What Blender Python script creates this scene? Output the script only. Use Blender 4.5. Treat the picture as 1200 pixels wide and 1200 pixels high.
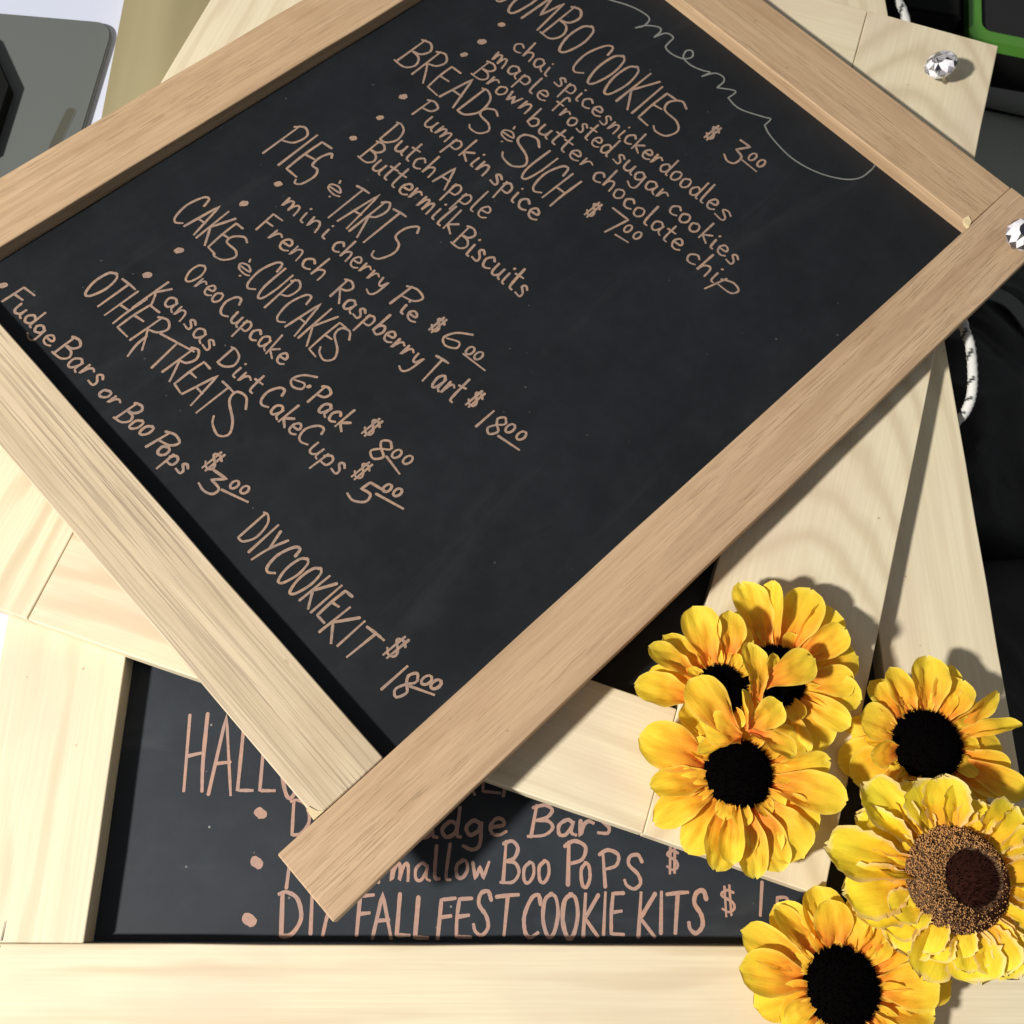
import bpy, bmesh, math, random
from mathutils import Vector, Matrix, Euler, noise as mnoise
random.seed(11)
for o in list(bpy.data.objects): bpy.data.objects.remove(o)
scene=bpy.context.scene
COL=scene.collection
CAM=[1186.46291, 0.37147, -0.03769, 0.00444, 0.25206, 0.02333, 0.72855]
CW=0.5535
BB=[0.48584, 0.03021, -0.31802, 0.7062, 0.78771, 0.12495, 0.08885]
AA=[0.1937, 0.11261, 0.0599, 0.00312, 0.03447, 0.76304, 0.6475, 0.49409, 0.05391, 0.08625, 0.05545, 0.06004, 0.0569]
GLYPHS={
'A':(0.62, '0,0 .3,1! .6,0|.12,.38 .5,.4'),
'B':(0.62, '.05,0 .08,1|.0,.95 .3,1.02 .52,.85 .4,.6 .1,.52! .45,.48 .6,.25 .4,.02 -.02,.0'),
'C':(0.62, '.6,.78 .5,1 .25,.92 .03,.5 .1,.1 .3,-.02 .55,.08'),
'D':(0.66, '.08,1 .06,0! .35,.05 .6,.4 .5,.85 .2,1.02 0,.98'),
'E':(0.5, '.48,.98 .1,.97! .05,.5 .06,.02! .5,0|.08,.52 .4,.55'),
'F':(0.5, '.08,0 .1,.97! .52,1|.1,.52 .42,.55'),
'H':(0.6, '.06,1 .03,0|.55,1.02 .5,.4 .52,0|.06,.45 .5,.5'),
'I':(0.22, '.1,0 .12,1'),
'J':(0.5, '.4,1 .42,.3 .3,0 .1,.02 .0,.2'),
'K':(0.6, '.06,0 .08,1|.55,.98 .1,.42! .58,0'),
'L':(0.5, '.1,1 .06,.02! .45,.02'),
'M':(0.8, '.02,0 .14,1! .38,.35! .62,1! .74,0'),
'N':(0.65, '.03,0 .08,1! .52,0! .58,1'),
'O':(0.62, '.35,1 .1,.85 .03,.4 .2,.0 .42,.05 .58,.5 .5,.9 .3,1'),
'P':(0.56, '.08,0 .1,.98|.0,.9 .25,1.03 .54,.9 .45,.6 .1,.48'),
'R':(0.62, '.06,0 .1,.98|.0,.92 .28,1.02 .52,.85 .4,.6 .12,.5! .35,.25 .56,0'),
'S':(0.6, '.55,.8 .45,1 .22,.95 .16,.7 .4,.42 .45,.15 .25,-.02 .05,.08 0,.22'),
'T':(0.6, '-.05,.96 .3,.99 .62,1.0|.3,.98 .26,0'),
'U':(0.6, '.06,1 .04,.3 .2,0 .4,.08 .52,.5! .54,1.0'),
'V':(0.6, '.0,1 .28,0! .56,1'),
'W':(0.85, '.0,1 .2,0! .42,.7! .6,0! .82,1'),
'Y':(0.56, '.02,1 .26,.5!|.54,1 .26,.5 .12,0'),
'a':(0.5, '.4,.42 .25,.52 .05,.35 .08,.05 .25,.02 .4,.3 .42,.48! .4,.1 .52,.0'),
'b':(0.46, '.06,1 .06,.05! .1,.35 .3,.48 .42,.25 .3,0 .06,.06'),
'c':(0.44, '.4,.42 .25,.52 .05,.3 .12,.03 .28,0 .42,.08'),
'd':(0.5, '.4,.4 .22,.5 .04,.25 .15,0 .36,.12 .42,.5! .44,1! .42,.1 .5,.0'),
'e':(0.44, '.06,.25 .36,.3 .36,.46 .2,.52 .05,.3 .1,.05 .28,0 .44,.1'),
'f':(0.4, '.42,.92 .3,1.02 .18,.85 .15,.0|.0,.5 .36,.52'),
'g':(0.5, '.4,.42 .22,.52 .05,.3 .15,.05 .36,.2 .42,.48! .4,-.25 .22,-.42 .0,-.3'),
'h':(0.46, '.06,1 .05,0! .1,.32 .28,.48 .38,.35 .4,0'),
'i':(0.24, '.1,.48 .1,.05 .2,0|.12,.74 .13,.76'),
'k':(0.46, '.06,1 .06,0|.4,.5 .08,.22! .42,0'),
'l':(0.26, '.1,1 .08,.1 .22,0'),
'm':(0.66, '.04,.5 .05,0! .12,.38 .24,.48 .3,.3 .3,0! .38,.38 .5,.48 .56,.3 .58,0'),
'n':(0.48, '.05,.5 .05,0! .14,.38 .3,.48 .38,.32 .4,0'),
'o':(0.46, '.25,.5 .05,.35 .08,.05 .25,0 .4,.2 .36,.45 .22,.5'),
'p':(0.48, '.08,.45 .04,-.45|.04,.3 .22,.5 .4,.38 .36,.08 .08,.04'),
'r':(0.4, '.05,.5 .05,0! .14,.36 .26,.48 .38,.42'),
's':(0.4, '.36,.42 .22,.52 .1,.4 .3,.2 .28,.02 .04,.04'),
't':(0.36, '.16,.9 .14,.1 .28,0|.0,.56 .34,.6'),
'u':(0.48, '.05,.5 .06,.1 .2,0 .36,.15 .4,.5! .4,.08 .5,.0'),
'w':(0.6, '.03,.5 .12,.02! .27,.38! .38,.02! .55,.5'),
'y':(0.46, '.05,.5 .1,.2 .24,.15 .38,.5! .3,-.2 .12,-.45 -.1,-.38'),
'0':(0.5, '.28,1 .06,.75 .06,.2 .25,0 .46,.3 .44,.8 .25,1'),
'1':(0.26, '.06,0 .14,1'),
'3':(0.5, '.05,.95 .4,.98! .15,.55! .42,.45 .4,.1 .2,-.02 .0,.1'),
'5':(0.5, '.5,.98 .12,.95! .1,.55! .36,.55 .42,.2 .2,-.02 -.02,.08'),
'6':(0.5, '.45,1 .15,.7 .03,.25 .2,0 .42,.15 .36,.42 .1,.3'),
'7':(0.5, '.0,.95 .48,.98! .15,0'),
'8':(0.5, '.42,.8 .25,1 .08,.8 .2,.55 .42,.3 .25,0 .05,.2 .2,.5 .4,.7 .4,.85'),
'-':(0.3, '.08,.08 .16,.1'),
' ':(0.3, ''),
'&':(0.5, '.1,.3 .42,.35 .3,.6 .08,.45 .08,.15 .3,.05 .45,.15|.26,.82 .25,.95|.22,-.2 .23,-.18'),
'$':(0.5, '.48,.85 .3,.95 .12,.8 .38,.45 .36,.18 .2,.08 .02,.15|.2,1.05 .14,-.05|.34,1.05 .28,-.05|.1,.7 .36,.3|.12,.25 .4,.75')}
WORDS=[
('A','JUMBO',523.9,455.8,528.6,358.5,44.3,4.9,1.4),
('A','COOKIE',520.7,350.5,524.7,257.5,44.4,3.4,1.4),
('A','S',519.7,247.4,539.9,225.6,32.4,21.5,1.4),
('A','3',550.4,191.3,550.4,175.3,27.1,2.9,1.3),
('A','chai',495.2,399.3,496.5,351.0,20.4,5.6,1.2),
('A','spice',494.8,346.0,497.5,287.8,20.0,3.8,1.2),
('A','snickerdoodle',493.9,288.4,499.4,154.5,21.3,2.7,1.2),
('A','s',498.3,155.4,498.3,136.9,23.2,1.2,1.2),
('A','maple',471.9,401.4,472.3,331.6,19.9,4.2,1.3),
('A','frosted',472.4,326.4,472.3,253.6,20.6,2.6,1.2),
('A','sugar',473.3,251.5,473.7,188.1,20.4,3.1,1.2),
('A','cookies',470.9,183.5,470.4,105.3,19.9,2.4,1.2),
('A','Brown',446.2,399.3,451.4,331.5,21.3,2.7,1.3),
('A','butter',445.7,330.0,448.7,253.1,19.7,3.1,1.2),
('A','chocolate',446.7,250.1,446.4,145.0,20.5,3.5,1.2),
('A','chi',444.9,140.7,445.3,103.8,21.1,1.9,1.2),
('A','p',446.9,109.0,447.9,79.8,22.8,-4.3,1.2),
('A','BREAD',404.6,454.5,408.8,359.8,35.1,4.2,1.3),
('A','S',400.8,355.1,414.1,335.4,23.7,15.0,1.3),
('A','&',416.6,334.7,418.5,318.5,16.5,4.6,1.1),
('A','S',398.5,313.5,408.7,284.2,31.6,17.8,1.3),
('A','UCH',402.5,292.3,398.5,248.8,36.6,2.1,1.3),
('A','7',413.6,207.2,414.0,188.7,24.8,6.2,1.2),
('A','Pumpkin',375.1,400.4,377.3,305.4,21.8,2.3,1.3),
('A','spice',377.1,303.2,378.2,244.3,20.4,4.8,1.3),
('A','Dutch',336.6,397.1,341.7,334.4,22.6,3.8,1.3),
('A','Apple',340.5,333.1,347.2,273.2,24.0,4.0,1.2),
('A','Buttermilk',310.4,392.9,316.6,280.2,23.1,3.7,1.3),
('A','Biscuits',311.5,276.8,317.5,197.4,23.1,4.3,1.3),
('A','PIE',252.2,449.1,257.4,409.5,42.7,4.4,1.3),
('A','S',248.5,405.1,270.3,396.3,33.4,11.1,1.3),
('A','&',268.2,385.3,270.5,368.4,15.5,6.5,1.1),
('A','TART',252.7,365.4,257.0,317.0,41.7,4.0,1.3),
('A','S',248.9,309.7,267.1,294.0,36.9,8.5,1.3),
('A','mini',230.3,395.8,235.3,341.2,18.6,4.3,1.2),
('A','cherry',233.7,337.0,238.4,274.6,19.4,3.9,1.2),
('A','P',235.2,267.8,237.5,250.0,21.7,2.3,1.3),
('A','ie',235.6,255.9,236.3,235.5,16.5,4.5,1.3),
('A','6',240.0,214.7,244.2,196.7,20.5,2.7,1.3),
('A','French',200.5,391.0,207.2,314.4,20.7,3.0,1.2),
('A','Raspberry',204.1,302.3,212.3,204.5,19.7,2.5,1.3),
('A','Tart',207.8,200.4,212.9,164.3,24.8,4.1,1.3),
('A','18',211.3,141.5,215.5,123.4,19.5,2.0,1.3),
('A','CAKE',157.3,442.4,160.7,391.1,32.7,4.2,1.3),
('A','S',156.5,390.3,172.2,371.7,19.5,13.6,1.3),
('A','&',164.9,370.3,166.9,354.6,13.6,5.5,1.1),
('A','CUPCAKE',160.0,354.3,161.6,266.1,33.8,4.1,1.2),
('A','S',162.5,267.3,167.0,248.4,29.4,12.9,1.2),
('A','Oreo',128.5,390.0,134.0,349.5,19.1,3.5,1.2),
('A','Cupcake',131.1,347.9,136.1,273.5,19.3,4.6,1.2),
('A','6',130.1,263.0,132.7,248.0,18.0,1.9,1.2),
('A','Pack',131.8,240.9,134.8,200.8,18.3,1.2,1.3),
('A','8',135.1,177.9,137.6,163.6,19.4,3.3,1.2),
('A','ansas',103.1,380.6,102.6,318.8,17.1,3.5,1.2),
('A','Dirt',101.4,312.0,104.8,267.7,17.3,2.6,1.2),
('A','Cake',105.3,265.3,105.4,221.3,18.9,1.5,1.3),
('A','Cups',105.8,222.8,107.9,174.5,18.7,1.1,1.2),
('A','5',104.2,161.4,107.7,145.6,19.8,-1.4,1.3),
('A','OTH',63.6,430.4,65.1,388.0,29.3,2.6,1.3),
('A','ER',64.2,386.7,67.6,354.5,29.9,2.3,1.3),
('A','REAT',67.0,332.3,63.4,279.4,30.7,1.3,1.2),
('A','S',64.5,271.4,66.8,246.9,33.1,20.4,1.3),
('A','F',12.2,462.7,13.8,449.0,20.2,2.1,1.3),
('A','udge',14.7,449.3,16.1,400.7,15.8,3.4,1.3),
('A','Bars',15.8,398.0,21.7,349.9,19.3,1.8,1.3),
('A','or',20.0,347.5,22.8,326.9,15.1,0.1,1.3),
('A','Boo',18.1,322.4,24.8,292.0,19.4,-0.2,1.3),
('A','P',21.0,289.9,23.0,275.1,19.3,-0.4,1.3),
('A','ops',23.2,280.5,26.0,249.6,15.6,1.7,1.3),
('A','3',29.1,238.7,32.0,221.7,17.6,2.3,1.3),
('A','DIY',25.1,188.2,23.6,160.2,26.6,2.1,1.2),
('A','COOKIE',25.8,158.2,30.8,98.3,26.3,0.6,1.3),
('A','KIT',25.1,96.9,28.1,61.7,25.8,0.9,1.3),
('A','18',29.7,38.0,34.5,20.9,22.2,1.8,1.3),
('C','HALLOWEEN',47.3,97.1,207.0,97.3,-1.8,52.8,1.6),
('C','TREATS',219.1,97.4,328.7,96.5,1.5,48.2,1.5),
('C','Dark',125.0,69.5,178.4,68.7,-0.3,21.9,1.5),
('C','Fudge',196.3,68.3,280.0,70.0,0.7,20.8,1.6),
('C','Bars',292.0,68.9,354.8,71.6,2.2,21.5,1.7),
('C','Marsh',124.9,35.4,193.0,38.5,-0.5,24.5,1.6),
('C','mallow',195.9,40.2,268.3,41.7,1.1,22.5,1.5),
('C','Boo',273.0,38.9,309.7,38.0,1.2,27.0,1.6),
('C','P',316.8,38.6,332.2,38.1,0.5,28.2,1.7),
('C','o',327.5,36.4,338.1,35.9,0.7,30.4,1.6),
('C','PS',342.9,36.0,373.8,35.6,-0.4,22.5,1.7),
('C','DIY',123.0,4.6,163.6,5.3,-0.9,27.0,1.7),
('C','FALL',173.4,4.3,224.1,3.9,-0.1,27.0,1.7),
('C','FEST',228.2,3.9,282.6,5.2,0.7,26.0,1.7),
('C','COOKIE',287.2,4.7,356.6,5.4,1.1,27.2,1.7),
('C','KITS',365.4,5.5,414.2,6.7,1.5,27.3,1.8)]
STROKES=[
('A','menu_heading',0.97,[[(603.7,397.8),(605.7,386.3),(614.6,369.3),(618.9,354.7),(618.2,344.1),(608.3,341.3),(599.2,344.6,1),(609.5,340.3),(617.2,331.2),(614.6,326.5),(604.3,325.5,1),(616.8,322.0),(618.4,313.9),(610.7,312.1),(603.7,309.8),(602.5,300.1),(606.6,290.0),(614.2,286.4),(619.6,291.3),(615.3,294.9),(607.3,290.7),(606.0,279.9),(609.9,268.7),(613.2,263.3),(603.4,264.9,1),(615.5,260.1),(618.5,252.3),(614.5,247.7),(604.4,247.0,1),(614.6,233.3),(603.2,232.4,1),(601.9,216.8),(612.3,195.4,1),(614.4,191.1),(605.0,190.1,1),(599.6,178.3),(595.4,150.8),(600.5,125.6),(612.1,106.0),(624.5,96.8),(638.7,95.6),(646.2,96.7)]]),
('A','price_cents',1.14,[[(574.6,173.3),(572.9,171.6),(569.8,170.9),(566.8,171.4),(565.2,172.9),(565.8,174.7),(568.3,176.0),(571.6,176.1),(574.0,175.0),(574.6,173.3)]]),
('A','price_cents',1.14,[[(575.0,163.7),(573.3,162.1),(570.3,161.3),(567.2,161.9),(565.7,163.4),(566.3,165.1),(568.8,166.4),(572.0,166.5),(574.4,165.4),(575.0,163.7)]]),
('A','price_cents',1.14,[[(560.1,176.9),(560.2,161.0)]]),
('A','price_cents',1.08,[[(435.8,191.6),(434.3,190.0),(431.6,189.3),(428.7,189.7),(427.3,191.2),(427.8,192.9),(430.0,194.1),(432.9,194.3),(435.2,193.2),(435.8,191.6)]]),
('A','price_cents',1.08,[[(436.8,181.6),(435.3,180.0),(432.5,179.3),(429.7,179.8),(428.3,181.3),(428.7,182.9),(431.0,184.2),(433.9,184.3),(436.1,183.3),(436.8,181.6)]]),
('A','price_cents',1.07,[[(419.0,194.6),(421.5,182.2)]]),
('A','price_cents',1.13,[[(257.2,191.6),(256.0,190.0),(253.4,189.2),(250.7,189.7),(249.2,191.2),(249.6,193.0),(251.6,194.1),(254.4,194.3),(256.7,193.3),(257.2,191.6)]]),
('A','price_cents',1.13,[[(259.1,183.8),(257.8,182.3),(255.2,181.5),(252.6,182.0),(251.1,183.4),(251.4,185.2),(253.5,186.4),(256.3,186.6),(258.5,185.5),(259.1,183.8)]]),
('A','price_cents',1.12,[[(247.2,193.1),(249.7,171.5)]]),
('A','price_cents',1.23,[[(234.3,121.6),(232.9,120.0),(230.2,119.3),(227.4,119.9),(225.8,121.4),(226.2,123.3),(228.3,124.4),(231.3,124.5),(233.7,123.4),(234.3,121.6)]]),
('A','price_cents',1.23,[[(236.4,111.6),(235.0,110.0),(232.3,109.3),(229.4,109.9),(227.9,111.4),(228.2,113.3),(230.4,114.4),(233.3,114.5),(235.7,113.3),(236.4,111.6)]]),
('A','price_cents',1.22,[[(218.8,123.2),(222.5,104.7)]]),
('A','price_cents',1.26,[[(156.5,162.2),(155.2,160.5),(152.7,159.8),(150.0,160.4),(148.5,161.8),(148.8,163.7),(150.8,164.9),(153.6,165.0),(155.9,163.9),(156.5,162.2)]]),
('A','price_cents',1.26,[[(159.4,153.1),(158.1,151.4),(155.6,150.7),(152.9,151.3),(151.3,152.7),(151.6,154.6),(153.7,155.8),(156.4,155.9),(158.7,154.8),(159.4,153.1)]]),
('A','price_cents',1.25,[[(145.4,165.9),(143.3,149.2)]]),
('A','price_cents',1.24,[[(132.8,145.9),(131.8,144.5),(129.5,143.8),(127.1,144.3),(125.7,145.7),(126.0,147.3),(127.7,148.4),(130.2,148.5),(132.3,147.5),(132.8,145.9)]]),
('A','price_cents',1.24,[[(136.1,138.4),(135.1,137.0),(132.8,136.3),(130.4,136.8),(129.0,138.2),(129.3,139.8),(131.0,140.8),(133.5,141.0),(135.6,140.0),(136.1,138.4)]]),
('A','price_cents',1.23,[[(120.2,148.0),(126.9,126.6)]]),
('A','price_cents',1.21,[[(52.8,221.3),(51.8,219.8),(49.6,219.1),(47.3,219.5),(45.9,220.8),(46.2,222.5),(47.8,223.6),(50.2,223.8),(52.2,222.9),(52.8,221.3)]]),
('A','price_cents',1.21,[[(55.7,213.2),(54.7,211.8),(52.5,211.0),(50.3,211.4),(48.9,212.8),(49.1,214.5),(50.8,215.6),(53.2,215.8),(55.1,214.8),(55.7,213.2)]]),
('A','price_cents',1.21,[[(40.1,224.3),(47.8,204.8)]]),
('A','price_cents',1.33,[[(59.8,20.4),(58.7,18.9),(56.3,18.4),(53.7,19.0),(52.1,20.6),(52.3,22.3),(54.2,23.4),(57.0,23.3),(59.2,22.2),(59.8,20.4)]]),
('A','price_cents',1.33,[[(62.6,13.9),(61.4,12.5),(59.0,11.9),(56.4,12.6),(54.8,14.1),(55.1,15.8),(56.9,16.9),(59.7,16.8),(61.9,15.7),(62.6,13.9)]]),
('A','price_cents',1.32,[[(44.7,25.7),(52.7,10.4)]]),
('A','dollar_sign',1.3,[[(567.1,211.2),(569.8,214.9),(567.6,218.1),(561.1,211.8),(556.7,210.9),(555.4,213.9),(558.4,217.5)]]),
('A','dollar_sign',1.3,[[(572.4,216.3),(553.4,215.7)]]),
('A','dollar_sign',1.3,[[(572.4,213.3),(553.3,212.6)]]),
('A','dollar_sign',1.23,[[(427.4,221.2),(429.7,224.9),(427.5,228.2),(421.7,221.8),(417.5,220.9),(416.1,224.0),(418.9,227.6)]]),
('A','dollar_sign',1.23,[[(432.2,226.4),(414.2,225.7)]]),
('A','dollar_sign',1.23,[[(432.2,223.5),(414.1,222.6)]]),
('A','dollar_sign',1.34,[[(253.9,222.7),(255.8,226.1),(253.7,229.2),(248.9,223.2),(245.2,222.4),(243.9,225.3),(246.2,228.6)]]),
('A','dollar_sign',1.34,[[(257.9,227.5),(242.1,226.9)]]),
('A','dollar_sign',1.34,[[(258.1,224.8),(242.2,224.0)]]),
('A','dollar_sign',1.3,[[(231.4,154.4),(233.4,157.9),(231.1,161.2),(226.1,155.1),(222.3,154.3),(220.8,157.4),(223.1,160.8)]]),
('A','dollar_sign',1.31,[[(235.6,159.4),(218.9,159.1)]]),
('A','dollar_sign',1.3,[[(235.7,156.5),(219.1,156.1)]]),
('A','dollar_sign',1.27,[[(157.6,187.8),(159.5,191.7),(157.2,195.1),(152.1,188.5),(148.2,187.6),(146.7,190.8),(149.0,194.5)]]),
('A','dollar_sign',1.27,[[(161.8,193.1),(144.7,192.6)]]),
('A','dollar_sign',1.27,[[(162.1,190.1),(144.9,189.5)]]),
('A','dollar_sign',1.12,[[(128.7,165.6),(130.5,169.3),(128.2,172.7),(123.3,166.3),(119.6,165.5),(118.1,168.7),(120.3,172.2)]]),
('A','dollar_sign',1.12,[[(132.7,170.7),(116.1,170.4)]]),
('A','dollar_sign',1.12,[[(133.0,167.8),(116.3,167.4)]]),
('A','dollar_sign',1.22,[[(53.9,242.7),(55.7,246.8),(53.1,250.5),(48.3,243.3),(44.4,242.2),(42.7,245.7),(45.0,249.7)]]),
('A','dollar_sign',1.23,[[(57.9,248.5),(40.6,247.6)]]),
('A','dollar_sign',1.23,[[(58.3,245.2),(41.0,244.2)]]),
('A','dollar_sign',1.28,[[(60.5,48.0),(62.4,52.0),(59.7,55.8),(54.5,49.0),(50.3,48.3),(48.5,51.9),(50.9,55.7)]]),
('A','dollar_sign',1.29,[[(64.8,53.5),(46.2,54.0)]]),
('A','dollar_sign',1.28,[[(65.2,50.1),(46.6,50.6)]]),
('C','dollar_sign',1.33,[[(396.6,59.0),(392.9,60.5),(389.2,57.9),(395.3,53.4),(395.9,49.6),(392.4,47.8),(388.9,49.9)]]),
('C','dollar_sign',1.33,[[(391.6,62.7),(390.4,45.6)]]),
('C','dollar_sign',1.33,[[(394.8,63.2),(393.7,46.2)]]),
('C','dollar_sign',1.32,[[(434.0,33.1),(429.6,34.6),(425.6,31.4),(433.0,26.9),(433.9,22.8),(430.1,20.5),(426.0,22.4)]]),
('C','dollar_sign',1.32,[[(428.1,36.8),(428.0,18.0)]]),
('C','dollar_sign',1.32,[[(431.6,37.6),(431.6,18.8)]]),
('C','written_word',1.5,[[(454.8,39.9),(451.8,18.8)]]),
('C','written_word',1.38,[[(464.7,29.9),(463.0,17.8)],[(464.7,29.9),(470.7,29.9),(472.1,25.5),(468.1,21.1),(464.5,21.1)]]),
('A','written_word',1.24,[[(117.3,393.4),(103.3,392.9),(83.7,392.2)],[(115.5,386.5),(103.3,392.9,1),(102.8,390.2),(94.9,384.6)]]),
('A','written_word',1.26,[[(62.7,339.1),(89.8,344.1)],[(85.2,359.3),(94.4,330.1)]]),
('A','written_word',1.27,[[(76.1,364.2),(66.0,363.0),(55.5,359.2)]]),
('A','bullet_point',3.1,[[(507.3,425.6)]]),
('A','bullet_point',3.8,[[(479.0,422.0)]]),
('A','bullet_point',3.0,[[(456.5,420.7)]]),
('A','bullet_point',3.4,[[(382.6,418.5)]]),
('A','bullet_point',2.9,[[(352.0,413.5)]]),
('A','bullet_point',3.0,[[(320.1,411.0)]]),
('A','bullet_point',3.2,[[(242.0,413.8)]]),
('A','bullet_point',3.3,[[(208.4,416.1)]]),
('A','bullet_point',3.3,[[(141.5,412.4)]]),
('A','bullet_point',3.3,[[(109.2,409.5)]]),
('A','bullet_point',2.9,[[(21.4,472.7)]]),
('A','bullet_point',1.9,[[(140.2,249.1)]]),
('C','bullet_point',4.2,[[(103.0,83.6)]]),
('C','bullet_point',4.4,[[(103.7,50.8)]]),
('C','bullet_point',4.6,[[(102.0,14.1)]])]
FLOWERS=[
('f3', 'black', 'uppermost yellow silk sunflower, half hidden behind another, petals fanned over the wide pine upright', (4612, 1737, 360, 227), [(4565, 1893, 360, 4412, 2408, 450, 234, 10), (4615, 1900, 360, 4625, 2402, 480, 184, -30), (4683, 1883, 360, 4914, 2356, 440, 309, -10), (4748, 1827, 360, 5100, 2060, 480, 218, 15), (4770, 1777, 360, 5205, 1886, 400, 280, -5), (4774, 1719, 360, 5140, 1680, 460, 215, 10), (4768, 1690, 360, 5187, 1564, 390, 239, 0), (4740, 1637, 360, 5070, 1380, 440, 188, 20), (4694, 1596, 360, 4905, 1233, 340, 331, 0), (4635, 1575, 360, 4697, 1142, 320, 294, 0), (4584, 1898, 360, 4526, 2228, 380, 185, 10), (4723, 1856, 360, 5068, 2223, 360, 248, 0), (4553, 1585, 360, 4417, 1233, 300, 260, 0)]),
('f1', 'black', 'yellow silk sunflower with its whole round black centre showing, on the wide pine corner joint', (4288, 1068, 400, 240), [(4117, 1041, 400, 3674, 972, 460, 192, 5), (4125, 1126, 400, 3625, 1304, 460, 299, -10), (4137, 984, 400, 3704, 744, 420, 213, 10), (4234, 904, 400, 4088, 457, 400, 312, -5), (4187, 928, 400, 3922, 562, 370, 247, 5), (4262, 898, 400, 4199, 488, 430, 167, 15), (4304, 896, 400, 4351, 406, 420, 211, 0), (4390, 929, 400, 4675, 538, 420, 337, 5), (4350, 907, 400, 4527, 450, 380, 247, 0), (4455, 1025, 400, 4986, 886, 450, 274, 5), (4459, 1088, 400, 4907, 1140, 480, 196, 20), (4431, 972, 400, 4808, 717, 380, 228, 0), (4119, 1103, 400, 3842, 1162, 370, 255, 0), (4443, 1144, 400, 4755, 1296, 370, 259, 0)]),
('f2', 'black', 'yellow silk sunflower nearest the oak rail, its curled petals lying over two neighbouring sunflowers', (4175, 1602, 560, 172), [(4119, 1759, 580, 4003, 2152, 640, 271, 0), (4224, 1760, 580, 4237, 2120, 660, 200, 10), (4009, 1682, 580, 3688, 1873, 620, 209, 10), (3995, 1538, 580, 3580, 1619, 580, 230, 5), (4246, 1292, 580, 3936, 1638, 700, 284, -10), (4386, 1474, 580, 4367, 1898, 700, 185, 30), (4458, 1635, 580, 4816, 1801, 640, 222, 5), (4329, 1326, 580, 4555, 1489, 660, 194, 10), (4312, 1326, 580, 4301, 1574, 700, 91, 50), (4269, 1292, 580, 3971, 1157, 660, 145, 40), (4339, 1315, 580, 4619, 1163, 660, 157, -40), (4187, 1730, 580, 4156, 1966, 580, 236, 0), (4482, 1647, 580, 4517, 1833, 660, 128, 40), (4279, 1270, 580, 4044, 1347, 640, 226, 10)]),
('f4', 'black', 'black centred yellow silk sunflower on the narrow right-hand pine upright, above the brown centred one', (5643, 1283, 280, 256), [(5666, 1466, 280, 5719, 1898, 380, 270, 0), (5724, 1448, 280, 5914, 1840, 320, 234, 5), (5747, 1435, 280, 5953, 1735, 360, 257, -10), (5580, 1456, 280, 5450, 1818, 340, 220, 10), (5474, 1356, 280, 5199, 1476, 360, 275, 10), (5461, 1256, 280, 5188, 1216, 400, 188, -15), (5474, 1210, 280, 5101, 1051, 260, 296, 0), (5797, 1384, 280, 6193, 1641, 360, 195, 30), (5823, 1322, 280, 6312, 1429, 360, 157, -30), (5807, 1200, 280, 6293, 953, 320, 201, 10), (5758, 1139, 280, 5986, 857, 240, 237, 0), (5547, 1440, 280, 5374, 1720, 280, 221, 0), (5819, 1230, 280, 6218, 1110, 280, 216, 10), (5553, 1122, 280, 5404, 854, 220, 296, 0), (5661, 1100, 280, 5691, 800, 220, 296, 0)]),
('f6', 'black', 'yellow silk sunflower on the bottom rail of the lowest frame, cut by the picture edge', (4876, -230, 280, 255), [(4713, -145, 280, 4263, 90, 360, 242, 0), (4757, -89, 280, 4485, 233, 320, 190, 20), (4694, -200, 280, 4214, -120, 340, 272, 0), (4860, -47, 280, 4832, 286, 370, 257, 0), (4935, -56, 280, 5039, 245, 340, 235, -10), (5060, -226, 280, 5476, -219, 360, 274, 0), (5052, -282, 280, 5463, -403, 300, 229, 0), (4718, -323, 280, 4476, -466, 300, 248, 10), (4985, -82, 280, 5197, 205, 380, 178, 30), (5051, -176, 280, 5588, -10, 240, 293, 0), (5059, -223, 280, 5640, -203, 220, 280, 0), (4990, -373, 280, 5214, -653, 320, 246, 0), (4897, -412, 280, 4936, -745, 320, 265, 0), (4791, -393, 280, 4629, -702, 300, 266, 0), (5029, -332, 280, 5378, -563, 280, 249, 0), (5032, -133, 280, 5327, 51, 280, 202, 0)]),
('f5', 'brown', 'large yellow silk sunflower with frayed cream petal edges and a brown centre ringed with seeds', (5597, 409, 520, 329), [(5367, 465, 520, 4771, 610, 560, 321, 0), (5438, 584, 520, 5062, 1000, 560, 318, 5), (5361, 381, 520, 4878, 325, 540, 328, 0), (5519, 632, 520, 5387, 1009, 600, 306, 5), (5591, 646, 520, 5581, 1047, 620, 283, -5), (5627, 644, 520, 5671, 991, 640, 248, 10), (5693, 625, 520, 5810, 887, 620, 259, 0), (5763, 578, 520, 6039, 859, 600, 339, 10), (5820, 490, 520, 6246, 645, 580, 314, 0), (5834, 410, 520, 6246, 412, 580, 310, 0), (5819, 325, 520, 6190, 186, 580, 306, 10), (5772, 249, 520, 6041, 3, 560, 292, 0), (5690, 191, 520, 5836, -149, 540, 290, 0), (5613, 172, 520, 5633, -136, 520, 269, 0), (5488, 198, 520, 5359, -51, 500, 270, 0), (5391, 291, 520, 5105, 126, 520, 272, 0), (5401, 542, 520, 5020, 801, 500, 249, 0), (5381, 311, 520, 5146, 206, 580, 216, 10), (5792, 543, 520, 6174, 806, 540, 250, 0)])]
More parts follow.
